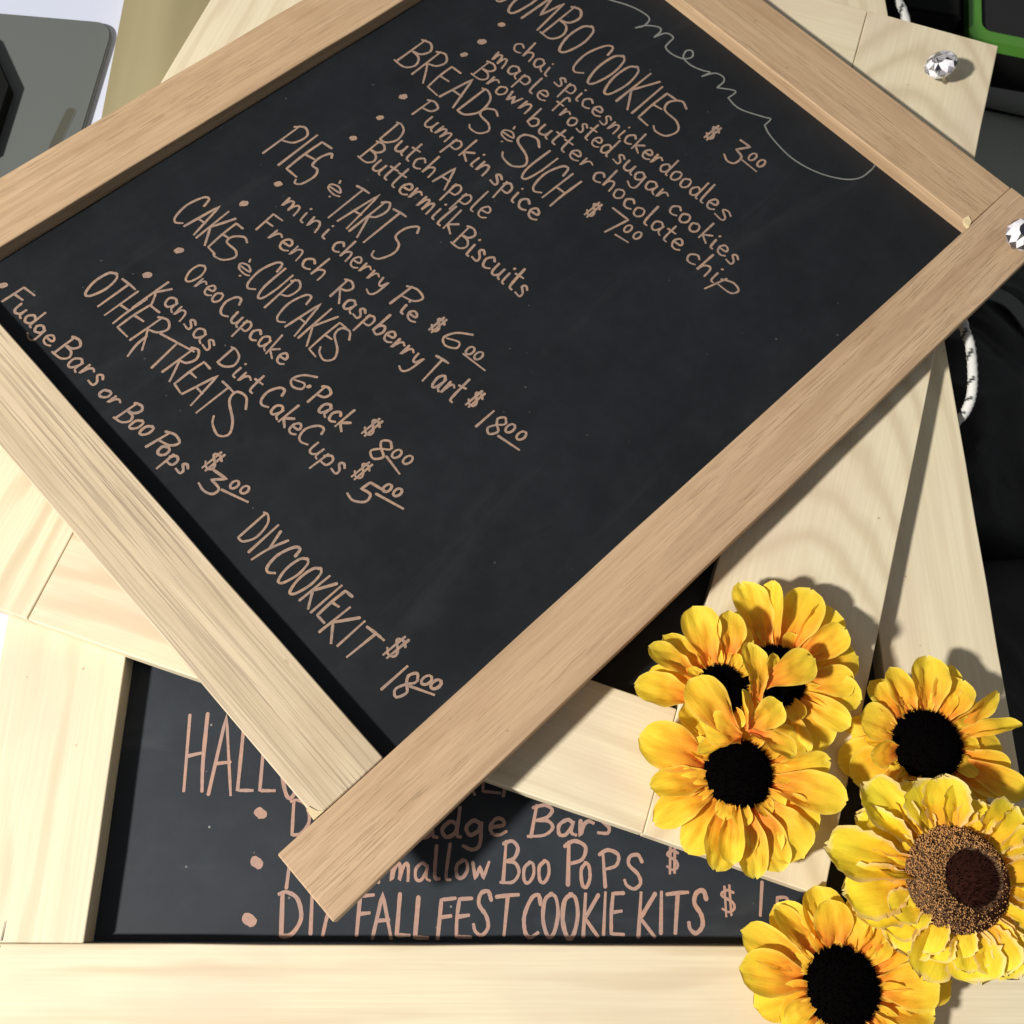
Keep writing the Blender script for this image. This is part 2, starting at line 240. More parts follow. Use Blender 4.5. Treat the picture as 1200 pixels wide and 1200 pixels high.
BG={'plate': [(-0.2106, 0.813, -0.014), (-0.1175, 0.8065, -0.014), (-0.1028, 0.7932, -0.014), (-0.112, 0.6788, -0.014)], 'slot': [(-0.126, 0.697, -0.013), (-0.1345, 0.6559, -0.013)], 'boxc': [(-0.198, 0.7701, -0.003), (-0.1688, 0.7155, -0.003), (-0.1736, 0.6382, -0.003)], 'floorR': [(0.9636, 1.1468, -0.25), (0.8302, 0.4153, -0.25), (0.7414, -0.0712, -0.25), (0.779, 1.1382, -0.25)], 'green': [(0.8277, 1.0564, -0.15), (0.815, 0.9713, -0.15), (0.8772, 0.957, -0.15), (0.8413, 1.057, -0.15), (0.8304, 0.9851, -0.15), (0.8799, 0.9715, -0.15)], 'roll': [(0.8265, 1.0037, -0.2), (0.9378, 0.9732, -0.2)], 'blackb': [(0.7193, 1.0302, -0.12), (0.729, 0.9781, -0.12), (0.7922, 0.9655, -0.12), (0.8053, 1.0478, -0.12)], 'cord': [(0.674, 0.9356, -0.03), (0.6665, 0.8767, -0.02), (0.6657, 0.8441, -0.012), (0.6696, 0.7359, -0.01), (0.6617, 0.555, 0.0), (0.6565, 0.4842, 0.008), (0.6592, 0.4604, 0.008), (0.6579, 0.4333, 0.006), (0.6566, 0.4166, 0.0), (0.6536, 0.4065, -0.008), (0.6496, 0.4019, -0.018)], 'strap': [(0.7456, 0.6053, -0.14), (0.7826, 0.5881, -0.14), (0.8076, 0.5323, -0.14)], 'bag': [(0.7467, 0.5627, -0.12), (0.8182, 0.6454, -0.12), (0.7922, 0.3982, -0.12), (0.7331, 0.432, -0.12), (0.6978, 0.5228, -0.12)], 'grn2': [(0.7766, 0.6259, -0.2), (0.7956, 0.6157, -0.2), (0.786, 0.5973, -0.2)], 'knobB': [(0.6743, 0.7318, 0.019), (0.6699, 0.756, 0.019)], 'knobBt': (0.6564, 0.7323, 0.042), 'knobA': (0.6848, 0.5419, 0.07), 'low': [(0.7594, 0.3582, -0.2), (0.807, 0.3591, -0.2), (0.7526, 0.2219, -0.2), (0.7724, 0.1744, -0.2)]}
# ------------------------------------------------------------------ camera, light, exposure
cd=bpy.data.cameras.new('camera'); cam=bpy.data.objects.new('camera',cd); COL.objects.link(cam)
cam.location=CAM[4:7]; cam.rotation_euler=Euler(CAM[1:4],'XYZ')
cd.sensor_width=36; cd.lens=36*CAM[0]/1200; cd.clip_start=.01; cd.clip_end=50
scene.camera=cam
cd.dof.use_dof=True; cd.dof.focus_distance=.70; cd.dof.aperture_fstop=14
scene.render.resolution_x=1024; scene.render.resolution_y=1024
world=bpy.data.worlds.new('World'); scene.world=world; world.use_nodes=True
bg=world.node_tree.nodes['Background']; bg.inputs[0].default_value=(.93,.96,1,1); bg.inputs[1].default_value=.195
ld=bpy.data.lights.new('room_lamp','AREA'); ld.shape='DISK'; ld.size=.24; ld.energy=172; ld.color=(1,.955,.88)
lamp=bpy.data.objects.new('room_lamp',ld); COL.objects.link(lamp)
lamp.location=(-1.9,-.75,2.2)
lamp.rotation_euler=(Vector((1.0,.5,0))-Vector(lamp.location)).to_track_quat('-Z','Y').to_euler()
scene.view_settings.view_transform='Standard'; scene.view_settings.look='None'
scene.view_settings.exposure=0; scene.view_settings.gamma=1

# ------------------------------------------------------------------ helpers
def tag(o,label=None,cat=None,group=None,kind=None):
    if label: o['label']=label
    if cat: o['category']=cat
    if group: o['group']=group
    if kind: o['kind']=kind
    return o
def obj(name,bm,mats,parent=None,smooth=False):
    me=bpy.data.meshes.new(name)
    bm.normal_update(); bm.to_mesh(me); bm.free()
    if not isinstance(mats,(list,tuple)): mats=[mats]
    for m in mats: me.materials.append(m)
    if smooth:
        for p in me.polygons: p.use_smooth=True
    o=bpy.data.objects.new(name,me); COL.objects.link(o)
    if parent: o.parent=parent
    return o
def empty(name,M):
    o=bpy.data.objects.new(name,None); COL.objects.link(o); o.empty_display_size=.02
    o.matrix_world=M; return o
class NT:
    def __init__(s,name):
        s.m=bpy.data.materials.new(name); s.m.use_nodes=True; s.t=s.m.node_tree
        s.b=s.t.nodes['Principled BSDF']; s.out=s.t.nodes['Material Output']
    def n(s,ty,**k):
        x=s.t.nodes.new(ty)
        for a,v in k.items(): setattr(x,a,v)
        return x
    def l(s,a,b): s.t.links.new(a,b)
    def val(s,sock,v):
        if hasattr(v,'is_output'): s.l(v,sock)
        else: sock.default_value=v
    def math(s,op,a,b=0.,c=0.,clamp=False):
        x=s.n('ShaderNodeMath',operation=op,use_clamp=clamp)
        for i,v in enumerate((a,b,c)): s.val(x.inputs[i],v)
        return x.outputs[0]
    def noise(s,vec,sx,sy,sz,detail=3,rough=.55,scale=1.,dist=0.):
        mp=s.n('ShaderNodeMapping'); mp.inputs['Scale'].default_value=(sx,sy,sz); s.l(vec,mp.inputs[0])
        x=s.n('ShaderNodeTexNoise'); s.l(mp.outputs[0],x.inputs['Vector'])
        x.inputs['Scale'].default_value=scale; x.inputs['Detail'].default_value=detail; x.inputs['Roughness'].default_value=rough; x.inputs['Distortion'].default_value=dist
        return x.outputs[0]
    def ramp(s,v,*st,interp='LINEAR'):
        x=s.n('ShaderNodeValToRGB'); x.color_ramp.interpolation=interp; s.l(v,x.inputs[0])
        e=x.color_ramp.elements
        while len(e)<len(st): e.new(.5)
        for i,(p,c) in enumerate(st):
            e[i].position=p; e[i].color=(c,c,c,1) if isinstance(c,(int,float)) else (*c,1)
        return x.outputs[0]
    def mix(s,f,a,b,mode='MIX'):
        x=s.n('ShaderNodeMix',data_type='RGBA',blend_type=mode); s.val(x.inputs[0],f)
        for i,v in ((6,a),(7,b)):
            if hasattr(v,'is_output'): s.l(v,x.inputs[i])
            else: x.inputs[i].default_value=(*v,1)
        return x.outputs[2]
    def bump(s,h,st,d=.001):
        x=s.n('ShaderNodeBump'); x.inputs['Strength'].default_value=st; x.inputs['Distance'].default_value=d
        s.l(h,x.inputs['Height']); s.l(x.outputs[0],s.b.inputs['Normal'])
    def vec(s,rand=True):
        tc=s.n('ShaderNodeTexCoord'); v=tc.outputs['Object']
        if rand:
            oi=s.n('ShaderNodeObjectInfo'); a=s.n('ShaderNodeVectorMath',operation='ADD')
            c=s.n('ShaderNodeCombineXYZ')
            s.l(s.math('MULTIPLY',oi.outputs['Random'],7.3),c.inputs[0]); s.l(s.math('MULTIPLY',oi.outputs['Random'],3.1),c.inputs[1])
            s.l(v,a.inputs[0]); s.l(c.outputs[0],a.inputs[1]); return a.outputs[0],v
        return v,v
def simple(name,col,rough=.6,metal=0,spec=.5,bumps=0,scale=300,var=.12):
    t=NT(name); v,_=t.vec(False)
    n=t.noise(v,scale,scale,scale,4)
    n2=t.noise(v,scale/25,scale/25,scale/25,3)
    f=t.math('MULTIPLY_ADD',n,var,t.math('MULTIPLY',n2,var*1.6))
    c=t.mix(f,tuple(x*(1-var) for x in col),tuple(min(1,x*(1+var*2)) for x in col))
    t.l(c,t.b.inputs['Base Color']); t.b.inputs['Roughness'].default_value=rough; t.b.inputs['Metallic'].default_value=metal
    t.b.inputs['Specular IOR Level'].default_value=spec
    if bumps: t.bump(n,bumps,.0006)
    return t.m

def oak(name,base,dark,pale,pore,coarse):
    """open grained oak: local x runs along the grain"""
    t=NT(name); v,raw=t.vec()
    band=t.noise(v,1.6,26,26,4,.6,dist=.25)
    fine=t.noise(v,9,330,330,4,.65)
    pores=t.noise(v,30 if not coarse else 8,820 if not coarse else 430,400,3 if not coarse else 4,.55,dist=.15)
    c=t.mix(t.ramp(band,(.35,0.),(.7,1.)),base,pale)
    c=t.mix(t.math('MULTIPLY',t.ramp(fine,(.42,1.),(.6,0.)),.30),c,dark)
    pm=t.ramp(pores,(.55 if not coarse else .49,0.),(.63 if not coarse else .60,1.))
    pat=t.ramp(t.noise(v,2.2,34,34,2),(.42,0.),(.6,1.))
    pmask=t.math('MULTIPLY',pm,t.math('MULTIPLY_ADD',pat,.75 if not coarse else .45,.2 if not coarse else .35))
    c=t.mix(t.math('MULTIPLY',pmask,.9 if coarse else .55),c,pore)
    # warm and grey handling stains
    st=t.noise(v,9,14,14,3,.6)
    sk=t.noise(v,2.6,46,46,4,.62,dist=.5)
    c=t.mix(t.math('MULTIPLY',t.ramp(sk,(.48,0.),(.68,1.)),.55),c,dark)
    c=t.mix(t.math('MULTIPLY',t.ramp(st,(.56,0.),(.72,1.)),.45),c,tuple(x*y for x,y in zip(base,(.72,.66,.6))))
    sp=t.noise(v,90,130,130,1,.4)
    c=t.mix(t.ramp(sp,(.775,0.),(.80,.6)),c,dark)
    t.l(c,t.b.inputs['Base Color']); t.b.inputs['Roughness'].default_value=.62; t.b.inputs['Specular IOR Level'].default_value=.3
    h=t.math('SUBTRACT',t.math('MULTIPLY',fine,.5),pmask)
    t.bump(h,.55,.0004); return t.m

def pine(name,cath=None,pink=.0):
    t=NT(name); v,raw=t.vec()
    sx=t.n('ShaderNodeSeparateXYZ'); t.l(raw,sx.inputs[0])
    wob=t.noise(v,4,7,7,4,.55)
    if cath:
        x0,y0,k,frq,sg=cath   # arches of a flat sawn board: rings are parabolas opening along x
        dy=t.math('ADD',sx.outputs[1],-y0)
        q=t.math('MULTIPLY',t.math('MULTIPLY',dy,dy),k)
        f=t.math('ADD',t.math('MULTIPLY',t.math('ADD',sx.outputs[0],-x0),sg),q)
        ph=t.math('ADD',t.math('MULTIPLY',f,frq),t.math('MULTIPLY',wob,17.))
        ring=t.math('MULTIPLY_ADD',t.math('SINE',ph),.5,.5)
        ring=t.ramp(ring,(.25,0.),(.8,.6),(.97,1.))
    else:
        ph=t.math('ADD',t.math('MULTIPLY',sx.outputs[1],260.),t.math('MULTIPLY',t.noise(v,1.6,8,8,4,.6),30.))
        ring=t.math('MULTIPLY_ADD',t.math('SINE',ph),.5,.5)
        ring=t.ramp(ring,(.35,0.),(.97,1.))
        ring=t.math('MULTIPLY',ring,t.ramp(t.noise(v,3,16,16,2),(.4,.1),(.65,1.)))
    fine=t.noise(v,7,420,420,4,.6)
    cream=(.745,.665,.48); tan=(.52,.41,.265)
    c=t.mix(t.math('MULTIPLY',ring,.50 if cath else .62),cream,tan)
    c=t.mix(t.math('MULTIPLY',t.ramp(fine,(.4,1.),(.62,0.)),.22),c,tan)
    bl=t.noise(v,7,11,11,3,.55)
    c=t.mix(t.math('MULTIPLY',t.ramp(bl,(.48,0.),(.68,1.)),.45+pink),c,(.65,.51,.39))
    ge=t.noise(v,3,6,6,2,.5)
    c=t.mix(t.math('MULTIPLY',t.ramp(ge,(.52,0.),(.75,1.)),.22),c,(.72,.66,.40))
    vor=t.n('ShaderNodeTexVoronoi'); vor.inputs['Scale'].default_value=30; t.l(v,vor.inputs['Vector'])
    spk=t.ramp(vor.outputs['Distance'],(.018,1.),(.032,0.))
    c=t.mix(t.math('MULTIPLY',spk,.65),c,(.30,.20,.11))
    t.l(c,t.b.inputs['Base Color']); t.b.inputs['Roughness'].default_value=.6; t.b.inputs['Specular IOR Level'].default_value=.3
    t.bump(t.math('MULTIPLY_ADD',fine,.6,ring),.3,.0003)
    return t.m

def slate(name,col,dust):
    t=NT(name); v,raw=t.vec()
    a=t.noise(v,9,9,9,5,.65); b=t.noise(v,45,45,45,4,.6); g=t.noise(v,900,900,900,2,.5)
    sm=t.noise(v,5,22,9,4,.6,dist=.8)
    f=t.math('MULTIPLY_ADD',t.ramp(a,(.35,0.),(.75,1.)),.5,t.math('MULTIPLY',t.ramp(b,(.4,0.),(.8,1.)),.35))
    c=t.mix(f,col,tuple(x*1.7+.002 for x in col))
    c=t.mix(t.math('MULTIPLY',t.ramp(sm,(.58,0.),(.8,1.)),dust*.30),c,(.13,.135,.14))
    vor=t.n('ShaderNodeTexVoronoi'); vor.inputs['Scale'].default_value=70; t.l(v,vor.inputs['Vector'])
    oc=t.noise(v,11,11,11,2)
    spk=t.math('MULTIPLY',t.ramp(vor.outputs['Distance'],(.045,1.),(.07,0.)),t.ramp(oc,(.53,0.),(.62,1.)))
    c=t.mix(t.math('MULTIPLY',spk,.55*dust),c,(.5,.48,.44))
    t.l(c,t.b.inputs['Base Color'])
    t.l(t.math('MULTIPLY_ADD',b,.2,.42),t.b.inputs['Roughness']); t.b.inputs['Specular IOR Level'].default_value=.22
    t.bump(g,.10,.0002); return t.m

OAK=oak('oak_fine',(.51,.35,.21),(.33,.205,.115),(.59,.42,.26),(.25,.16,.082),False)
OAKP=oak('oak_rosy',(.53,.365,.225),(.34,.215,.125),(.60,.43,.275),(.26,.165,.09),False)
OAKC=oak('oak_coarse',(.60,.48,.33),(.40,.31,.20),(.67,.55,.385),(.25,.185,.125),True)
PINE=pine('pine_straight'); PINEK=pine('pine_blotched',pink=.25)
PINEC=pine('pine_cathedral',cath=(.40,-.004,15.,150.,1.))
SLA=slate('slate_top',(.0085,.0102,.0126),.22); SLC=slate('slate_lower',(.0200,.0245,.0310),.8)
CH=NT('paint_marker'); v_,r_=CH.vec()
cc=CH.mix(CH.ramp(CH.noise(v_,60,60,60,3),(.35,0.),(.7,1.)),(.345,.235,.185),(.42,.26,.165))
cc=CH.mix(CH.ramp(CH.noise(v_,420,420,420,4,.65),(.40,.0),(.72,.75)),cc,(.17,.135,.12))
cc=CH.mix(CH.ramp(CH.noise(v_,95,95,95,2,.5),(.50,.0),(.72,.45)),cc,(.20,.155,.14))
CH.l(cc,CH.b.inputs['Base Color']); CH.b.inputs['Roughness'].default_value=.75; CH.b.inputs['Specular IOR Level'].default_value=.25
CH=CH.m
CHC=NT('paint_marker_rosy'); v_,r_=CHC.vec()
cc=CHC.mix(CHC.ramp(CHC.noise(v_,40,40,40,3),(.35,0.),(.7,1.)),(.41,.255,.205),(.47,.265,.185))
cc=CHC.mix(CHC.ramp(CHC.noise(v_,380,380,380,4,.65),(.42,.0),(.75,.55)),cc,(.22,.165,.155)); cc=CHC.mix(CHC.ramp(CHC.noise(v_,70,70,70,2,.5),(.50,.0),(.72,.4)),cc,(.33,.235,.225)); CHC.l(cc,CHC.b.inputs['Base Color']); CHC.b.inputs['Roughness'].default_value=.7; CHC=CHC.m
CHG=simple('thin_grey_chalk',(.20,.20,.19),.85)

# ------------------------------------------------------------------ boards
def plank(name,L,Wd,Th,mat,parent,loc,rotz=0.,jit=.00035,bev=.0009,seed=0):
    """sawn board: local x = length, centred; top face at z=0"""
    rnd=random.Random(seed); bm=bmesh.new(); n=max(4,int(L/.05))
    rings=[]
    for i in range(n+1):
        x=-L/2+L*i/n; a=rnd.uniform(-jit,jit); b=rnd.uniform(-jit,jit); c=rnd.uniform(-jit,jit)*.4
        y0=-Wd/2+a; y1=Wd/2+b; z1=0+c; z0=-Th
        ring=[(y0,z0+bev),(y0,z1-bev),(y0+bev*.35,z1-bev*.35),(y0+bev,z1),(y1-bev,z1),(y1-bev*.35,z1-bev*.35),(y1,z1-bev),(y1,z0+bev),(y1-bev,z0),(y0+bev,z0)]
        e=bev*.8 if i in (0,n) else 0
        cx=0;cz=-Th/2
        ring=[((p[0]-math.copysign(e,p[0])),(p[1]-math.copysign(e,p[1]-cz))) for p in ring]
        rings.append([bm.verts.new((x,p[0],p[1])) for p in ring])
        if i in (0,n):  # extra ring so the end edge is eased
            xo=x+(bev*.8 if i==0 else -bev*.8)
            ring2=[((p[0]+math.copysign(e,p[0])),(p[1]+math.copysign(e,p[1]-cz))) for p in ring]
            r2=[bm.verts.new((xo,p[0],p[1])) for p in ring2]
            if i==0: rings.append(r2)
            else: rings.insert(len(rings)-1,r2)
    for r0,r1 in zip(rings,rings[1:]):
        for k in range(10):
            bm.faces.new((r0[k],r1[k],r1[(k+1)%10],r0[(k+1)%10]))
    bm.faces.new(rings[0]); bm.faces.new(rings[-1][::-1])
    bmesh.ops.recalc_face_normals(bm,faces=bm.faces)
    o=obj(name,bm,mat,parent); o.location=loc; o.rotation_euler=(0,0,rotz); return o
def panel(name,x0,x1,y0,y1,z,th,mat,parent):
    bm=bmesh.new(); bmesh.ops.create_cube(bm,size=1)
    for v in bm.verts: v.co=Vector(((x0+x1)/2+v.co.x*(x1-x0),(y0+y1)/2+v.co.y*(y1-y0),z-th/2+v.co.z*th))
    return obj(name,bm,mat,parent)
PI2=math.pi/2
TH=.019
# lowest board ("C"): origin at the lower left inner corner, x along the bottom rail
s=.089
C=empty('menu_board',Matrix.Translation((0,0,0)))
tag(C,'lowest pine framed chalkboard with pink HALLOWEEN lettering, under the two other boards','chalkboard')
HI=1.02
plank('frame_rail',CW+2*s+.006,s,TH,PINE,C,(CW/2,-s/2-.0004,0),0,seed=1)
plank('frame_stile',HI,s,TH,PINE,C,(-s/2,HI/2,0.0002),PI2,seed=2)
plank('frame_stile',HI,s,TH,PINE,C,(CW+s/2,HI/2,0.0002),PI2,seed=3)
plank('frame_rail',CW+2*s,s,TH,PINE,C,(CW/2,HI+s/2+.0004,0),0,seed=4)
PC=panel('writing_surface',-.012+.0125,CW-.0005,.0005,HI-.0005,-.017,.0018,SLC,C)
# middle board ("B")
bx,by,bt,bw,bh,bs,br=BB
B=empty('menu_board',Matrix.Translation((bx,by,TH+.0004))@Matrix.Rotation(bt,4,'Z'))
tag(B,'middle pine framed chalkboard with extra wide uprights, between the oak board and the lowest board','chalkboard')
plank('frame_stile',bh,bs,TH,PINEC,B,(-bs/2,bh/2,0),PI2,seed=5)
plank('frame_stile',bh,bs,TH,PINE,B,(-bw+bs/2,bh/2,0),PI2,seed=6)
ln=bw-2*bs-.0008
plank('frame_rail',ln,br,TH,PINEK,B,(-bw/2,br/2,-.0003),0,seed=7)
plank('frame_rail',ln,br,TH,PINEK,B,(-bw/2,bh-br/2,-.0003),0,seed=8)
panel('writing_surface',-bw+bs+.0005,-bs-.0005,br+.0005,bh-br-.0005,-.014,.0018,SLA,B)
# top oak board ("A"): origin at its lower inner corner, x up along the long right hand rail
ax,ay,az,r1,r2,r3,aw,ah,wBR,ov,wBL,wTR,wTL=AA
MA=Matrix.Translation((ax,ay,az))@Matrix.Rotation(r3,4,'Z')@(Matrix.Rotation(r2,4,'Y')@Matrix.Rotation(r1,4,'X'))
A=empty('menu_board',MA)
tag(A,'oak framed chalkboard on top of the stack, covered in the handwritten menu price list','chalkboard')
TA=.0175
xl=-ov; xr=aw+wTR+.0006
plank('frame_rail',xr-xl,wBR,TA,OAKP,A,((xl+xr)/2,-wBR/2-.0003,0),0,seed=9)
plank('frame_rail',aw+wTR+wBL,wTL,TA,OAK,A,((aw+wTR-wBL)/2,ah+wTL/2+.0003,0),0,seed=10)
plank('frame_stile',ah,wBL,TA,OAKC,A,(-wBL/2,ah/2,-.0004),PI2,seed=11)
plank('frame_stile',ah,wTR,TA,OAK,A,(aw+wTR/2,ah/2,-.0004),PI2,seed=12)
PA=panel('writing_surface',.0005,aw-.0005,.0005,ah-.0005,-.012,.0018,SLA,A)
# torn corner slivers of bare wood at two joints
def sliver(parent,pts,z,mat,name='wood_splinter'):
    bm=bmesh.new(); lo=[bm.verts.new((x,y,z-.003)) for x,y in pts]; up=[bm.verts.new((x*.98+pts[0][0]*.02,y*.98+pts[0][1]*.02,z+random.uniform(-.0006,.0008))) for x,y in pts]
    n=len(pts); bm.faces.new(up)
    for i in range(n): bm.faces.new((lo[i],lo[(i+1)%n],up[(i+1)%n],up[i]))
    bm.faces.new(lo[::-1]); bmesh.ops.recalc_face_normals(bm,faces=bm.faces)
    return obj(name,bm,mat,parent)
PALE=simple('bare_split_wood',(.78,.62,.36),.8,bumps=.5,scale=500)
sliver(A,[(aw-.0035,-.0012),(aw+.0035,.001),(aw+.006,.0065),(aw+.001,.0075),(aw-.002,.004)],.0003,PALE)
sliver(A,[(-wBL-.0016,.0002),(-wBL+.007,.0002),(-wBL+.0035,.0035),(-wBL+.0015,.009),(-wBL-.0010,.008)],.0002,PALE)
GAP=simple('dark_joint',(.05,.035,.02),.9)
# pencil ticks at the joint of the lowest frame
PEN=simple('pencil_line',(.25,.24,.2),.8)
def tick(parent,x0,y0,x1,y1,w,z):
    bm=bmesh.new(); d=Vector((x1-x0,y1-y0)).normalized(); n=Vector((-d.y,d.x))*w/2
    bm.faces.new([bm.verts.new(p) for p in ((x0+n.x,y0+n.y,z),(x1+n.x*.4,y1+n.y*.4,z),(x1-n.x*.4,y1-n.y*.4,z),(x0-n.x,y0-n.y,z))])
    return obj('pencil_mark',bm,PEN,parent)
tick(C,-.0535,.001,-.0530,.013,.0008,.0008); tick(C,-.054,-.002,-.0575,-.012,.0005,.0006)

# ------------------------------------------------------------------ handwriting
def smooth(pts,step=5):
    """Catmull-Rom through points; a third value marks a corner"""
    P=[Vector(p[:2]) for p in pts]; cor=[len(p)>2 for p in pts]
    if len(P)<3: return P
    out=[]
    for i in range(len(P)-1):
        p1,p2=P[i],P[i+1]
        p0=P[i-1] if i>0 and not cor[i] else p1+(p1-p2)*.3
        p3=P[i+2] if i+2<len(P) and not cor[i+1] else p2+(p2-p1)*.3
        for k in range(step):
            t=k/step
            out.append(.5*((2*p1)+(p2-p0)*t+(2*p0-5*p1+4*p2-p3)*t*t+(3*p1-p0-3*p2+p3)*t**3))
    out.append(P[-1]); return out
zc=[0]
def ribbon(bm,pts,hw,rnd):
    """one raised pen stroke with round ends"""
    Q=[pts[0]]
    for p in pts[1:]:
        if (p-Q[-1]).length>.00012: Q.append(p)
    if len(Q)<2: Q.append(Q[0]+Vector((.0003,.0002)))
    hw*=.79*rnd.uniform(.90,1.10)
    n=len(Q); z=.00006+(zc[0]%40)*.000005; zc[0]+=7
    T=[(Q[min(i+1,n-1)]-Q[max(i-1,0)]).normalized() for i in range(n)]
    path=[]
    for k in (1,.86,.5): path.append((Q[0]-T[0]*hw*k,T[0],hw*math.sqrt(max(0,1-k*k))+.00002))
    for i in range(n): path.append((Q[i],T[i],hw*rnd.uniform(.86,1.08)*(1.06-.26*(i/(n-1))**3)))
    for k in (.5,.86,1): path.append((Q[-1]+T[-1]*hw*k,T[-1],hw*math.sqrt(max(0,1-k*k))+.00002))
    prev=None
    for j,(c,t,h) in enumerate(path):
        nn=Vector((-t.y,t.x)); zz=z+j*.0000012
        a=bm.verts.new((c.x+nn.x*h,c.y+nn.y*h,zz)); b=bm.verts.new((c.x-nn.x*h,c.y-nn.y*h,zz))
        if prev: bm.faces.new((prev[0],prev[1],b,a))
        prev=(a,b)
def parse(s):
    r=[]
    for seg in s.split('|'):
        if seg.strip(): r.append([tuple(float(q) for q in k.rstrip('!').split(','))+((1,) if k.endswith('!') else ()) for k in seg.split()])
    return r
def write_word(par,text,x0,y0,x1,y1,ux,uy,hw,mat,seed):
    rnd=random.Random(seed); adv=[GLYPHS[c][0]+.10 for c in text]; tot=sum(adv)-.10+(.16 if text.islower() or text[1:].islower() else .02)
    bm=bmesh.new(); x=0
    B0=Vector((x0,y0))*.001; Bd=(Vector((x1,y1))-Vector((x0,y0)))*.001/tot; U=Vector((ux,uy))*.001
    for c,a in zip(text,adv):
        dy=rnd.uniform(-.04,.04); sc=rnd.uniform(.94,1.06); sl=rnd.uniform(-.05,.05)
        for st in parse(GLYPHS[c][1]):
            pts=[]
            for p in smooth(st):
                gx=p.x+p.y*sl; gy=p.y*sc+dy
                pts.append(B0+Bd*(x+gx)+U*gy)
            ribbon(bm,pts,hw*.001,rnd)
        x+=a
    return obj('written_word',bm,mat,par)
for k,(b,t,x0,y0,x1,y1,ux,uy,hw) in enumerate(WORDS):
    o=write_word(None,t,x0,y0,x1,y1,ux,uy,hw,CH if b=='A' else CHC,k)
    o.parent=PA if b=='A' else PC; o.location=(0,0,-.012 if b=='A' else -.017)
for k,(b,n,hw,sts) in enumerate(STROKES):
    rnd=random.Random(k+900); bm=bmesh.new()
    if n=='bullet_point':
        (cx,cy),=sts[0]; r=hw*.001; vs=[]
        for i in range(14):
            a=i/14*math.tau; rr=r*rnd.uniform(.88,1.1)*(1+.18*math.cos(a*2+1))
            vs.append(bm.verts.new((cx*.001+rr*math.cos(a),cy*.001+rr*math.sin(a),.00012)))
        bm.faces.new(vs)
    else:
        for st in sts: ribbon(bm,[p*.001 for p in smooth(st)],hw*.001,rnd)
    m=CH if b=='A' else CHC
    if n=='menu_heading': m=CHG
    o=obj(n,bm,m); o.parent=PA if b=='A' else PC; o.location=(0,0,-.012 if b=='A' else -.017)

# ------------------------------------------------------------------ crystal knobs
def facet(name,c,tr):
    t=NT(name); t.b.inputs['Base Color'].default_value=(*c,1); t.b.inputs['Roughness'].default_value=.04; t.b.inputs['Transmission Weight'].default_value=tr; t.b.inputs['IOR'].default_value=1.7
    t.b.inputs['Coat Weight'].default_value=.6; return t.m
GL=facet('crystal_glint',(.95,.94,1.),.15); GLC=facet('crystal_clear',(1,1,1),.95); GLD=facet('crystal_dark_glint',(.02,.018,.03),0.); GLG=facet('crystal_grey_glint',(.36,.34,.40),.2)  # one clear crystal; sparkle and dark reflections painted as facet colours
CHR=simple('nickel_stem',(.5,.48,.42),.3,1)
def knob(parent,loc,tilt,r=.0145,h=.021):
    bm=bmesh.new(); n=12; prof=[(.35,-.62),(.7,-.45),(.93,-.2),(1,.05),(.84,.34),(.45,.55)]
    rings=[]
    for j,(a,b) in enumerate(prof):
        rings.append([bm.verts.new((r*a*math.cos((i+.5*(j%2))/n*math.tau),r*a*math.sin((i+.5*(j%2))/n*math.tau),h+r*b)) for i in range(n)])
    for j in range(len(rings)-1):
        a,b=rings[j],rings[j+1]
        for i in range(n):
            if j%2==0: bm.faces.new((a[i],a[(i+1)%n],b[i])); bm.faces.new((a[(i+1)%n],b[(i+1)%n],b[i]))
            else: bm.faces.new((a[i],b[(i+1)%n],b[i])); bm.faces.new((a[i],a[(i+1)%n],b[(i+1)%n]))
    bm.faces.new(rings[0][::-1]); bm.faces.new(rings[-1]); bmesh.ops.recalc_face_normals(bm,faces=bm.faces)
    rk=random.Random(int(r*1e5)+int(loc[0]*1e4))
    for f_ in bm.faces: f_.material_index=rk.choices((0,1,2,3),(6,3,1.6,1.4))[0]
    k=obj('crystal_knob',bm,[GL,GLC,GLD,GLG],parent); k.location=loc; k.rotation_euler=tilt
    bm=bmesh.new(); bmesh.ops.create_cone(bm,cap_ends=True,segments=12,radius1=.0022,radius2=.0016,depth=h)
    for v in bm.verts: v.co.z+=h/2-.0015
    obj('stem',bm,CHR,k,True)
    return k
Bi=B.matrix_world.inverted()
b0=Bi@Vector(BG['knobB'][0]); knob(B,(b0.x,b0.y,0),(math.radians(-8),math.radians(-32),-bt))
a0=A.matrix_world.inverted()@Vector(BG['knobA']); knob(A,(a0.x+.006,a0.y-.010,0),(0,math.radians(-12),0),r=.0145)

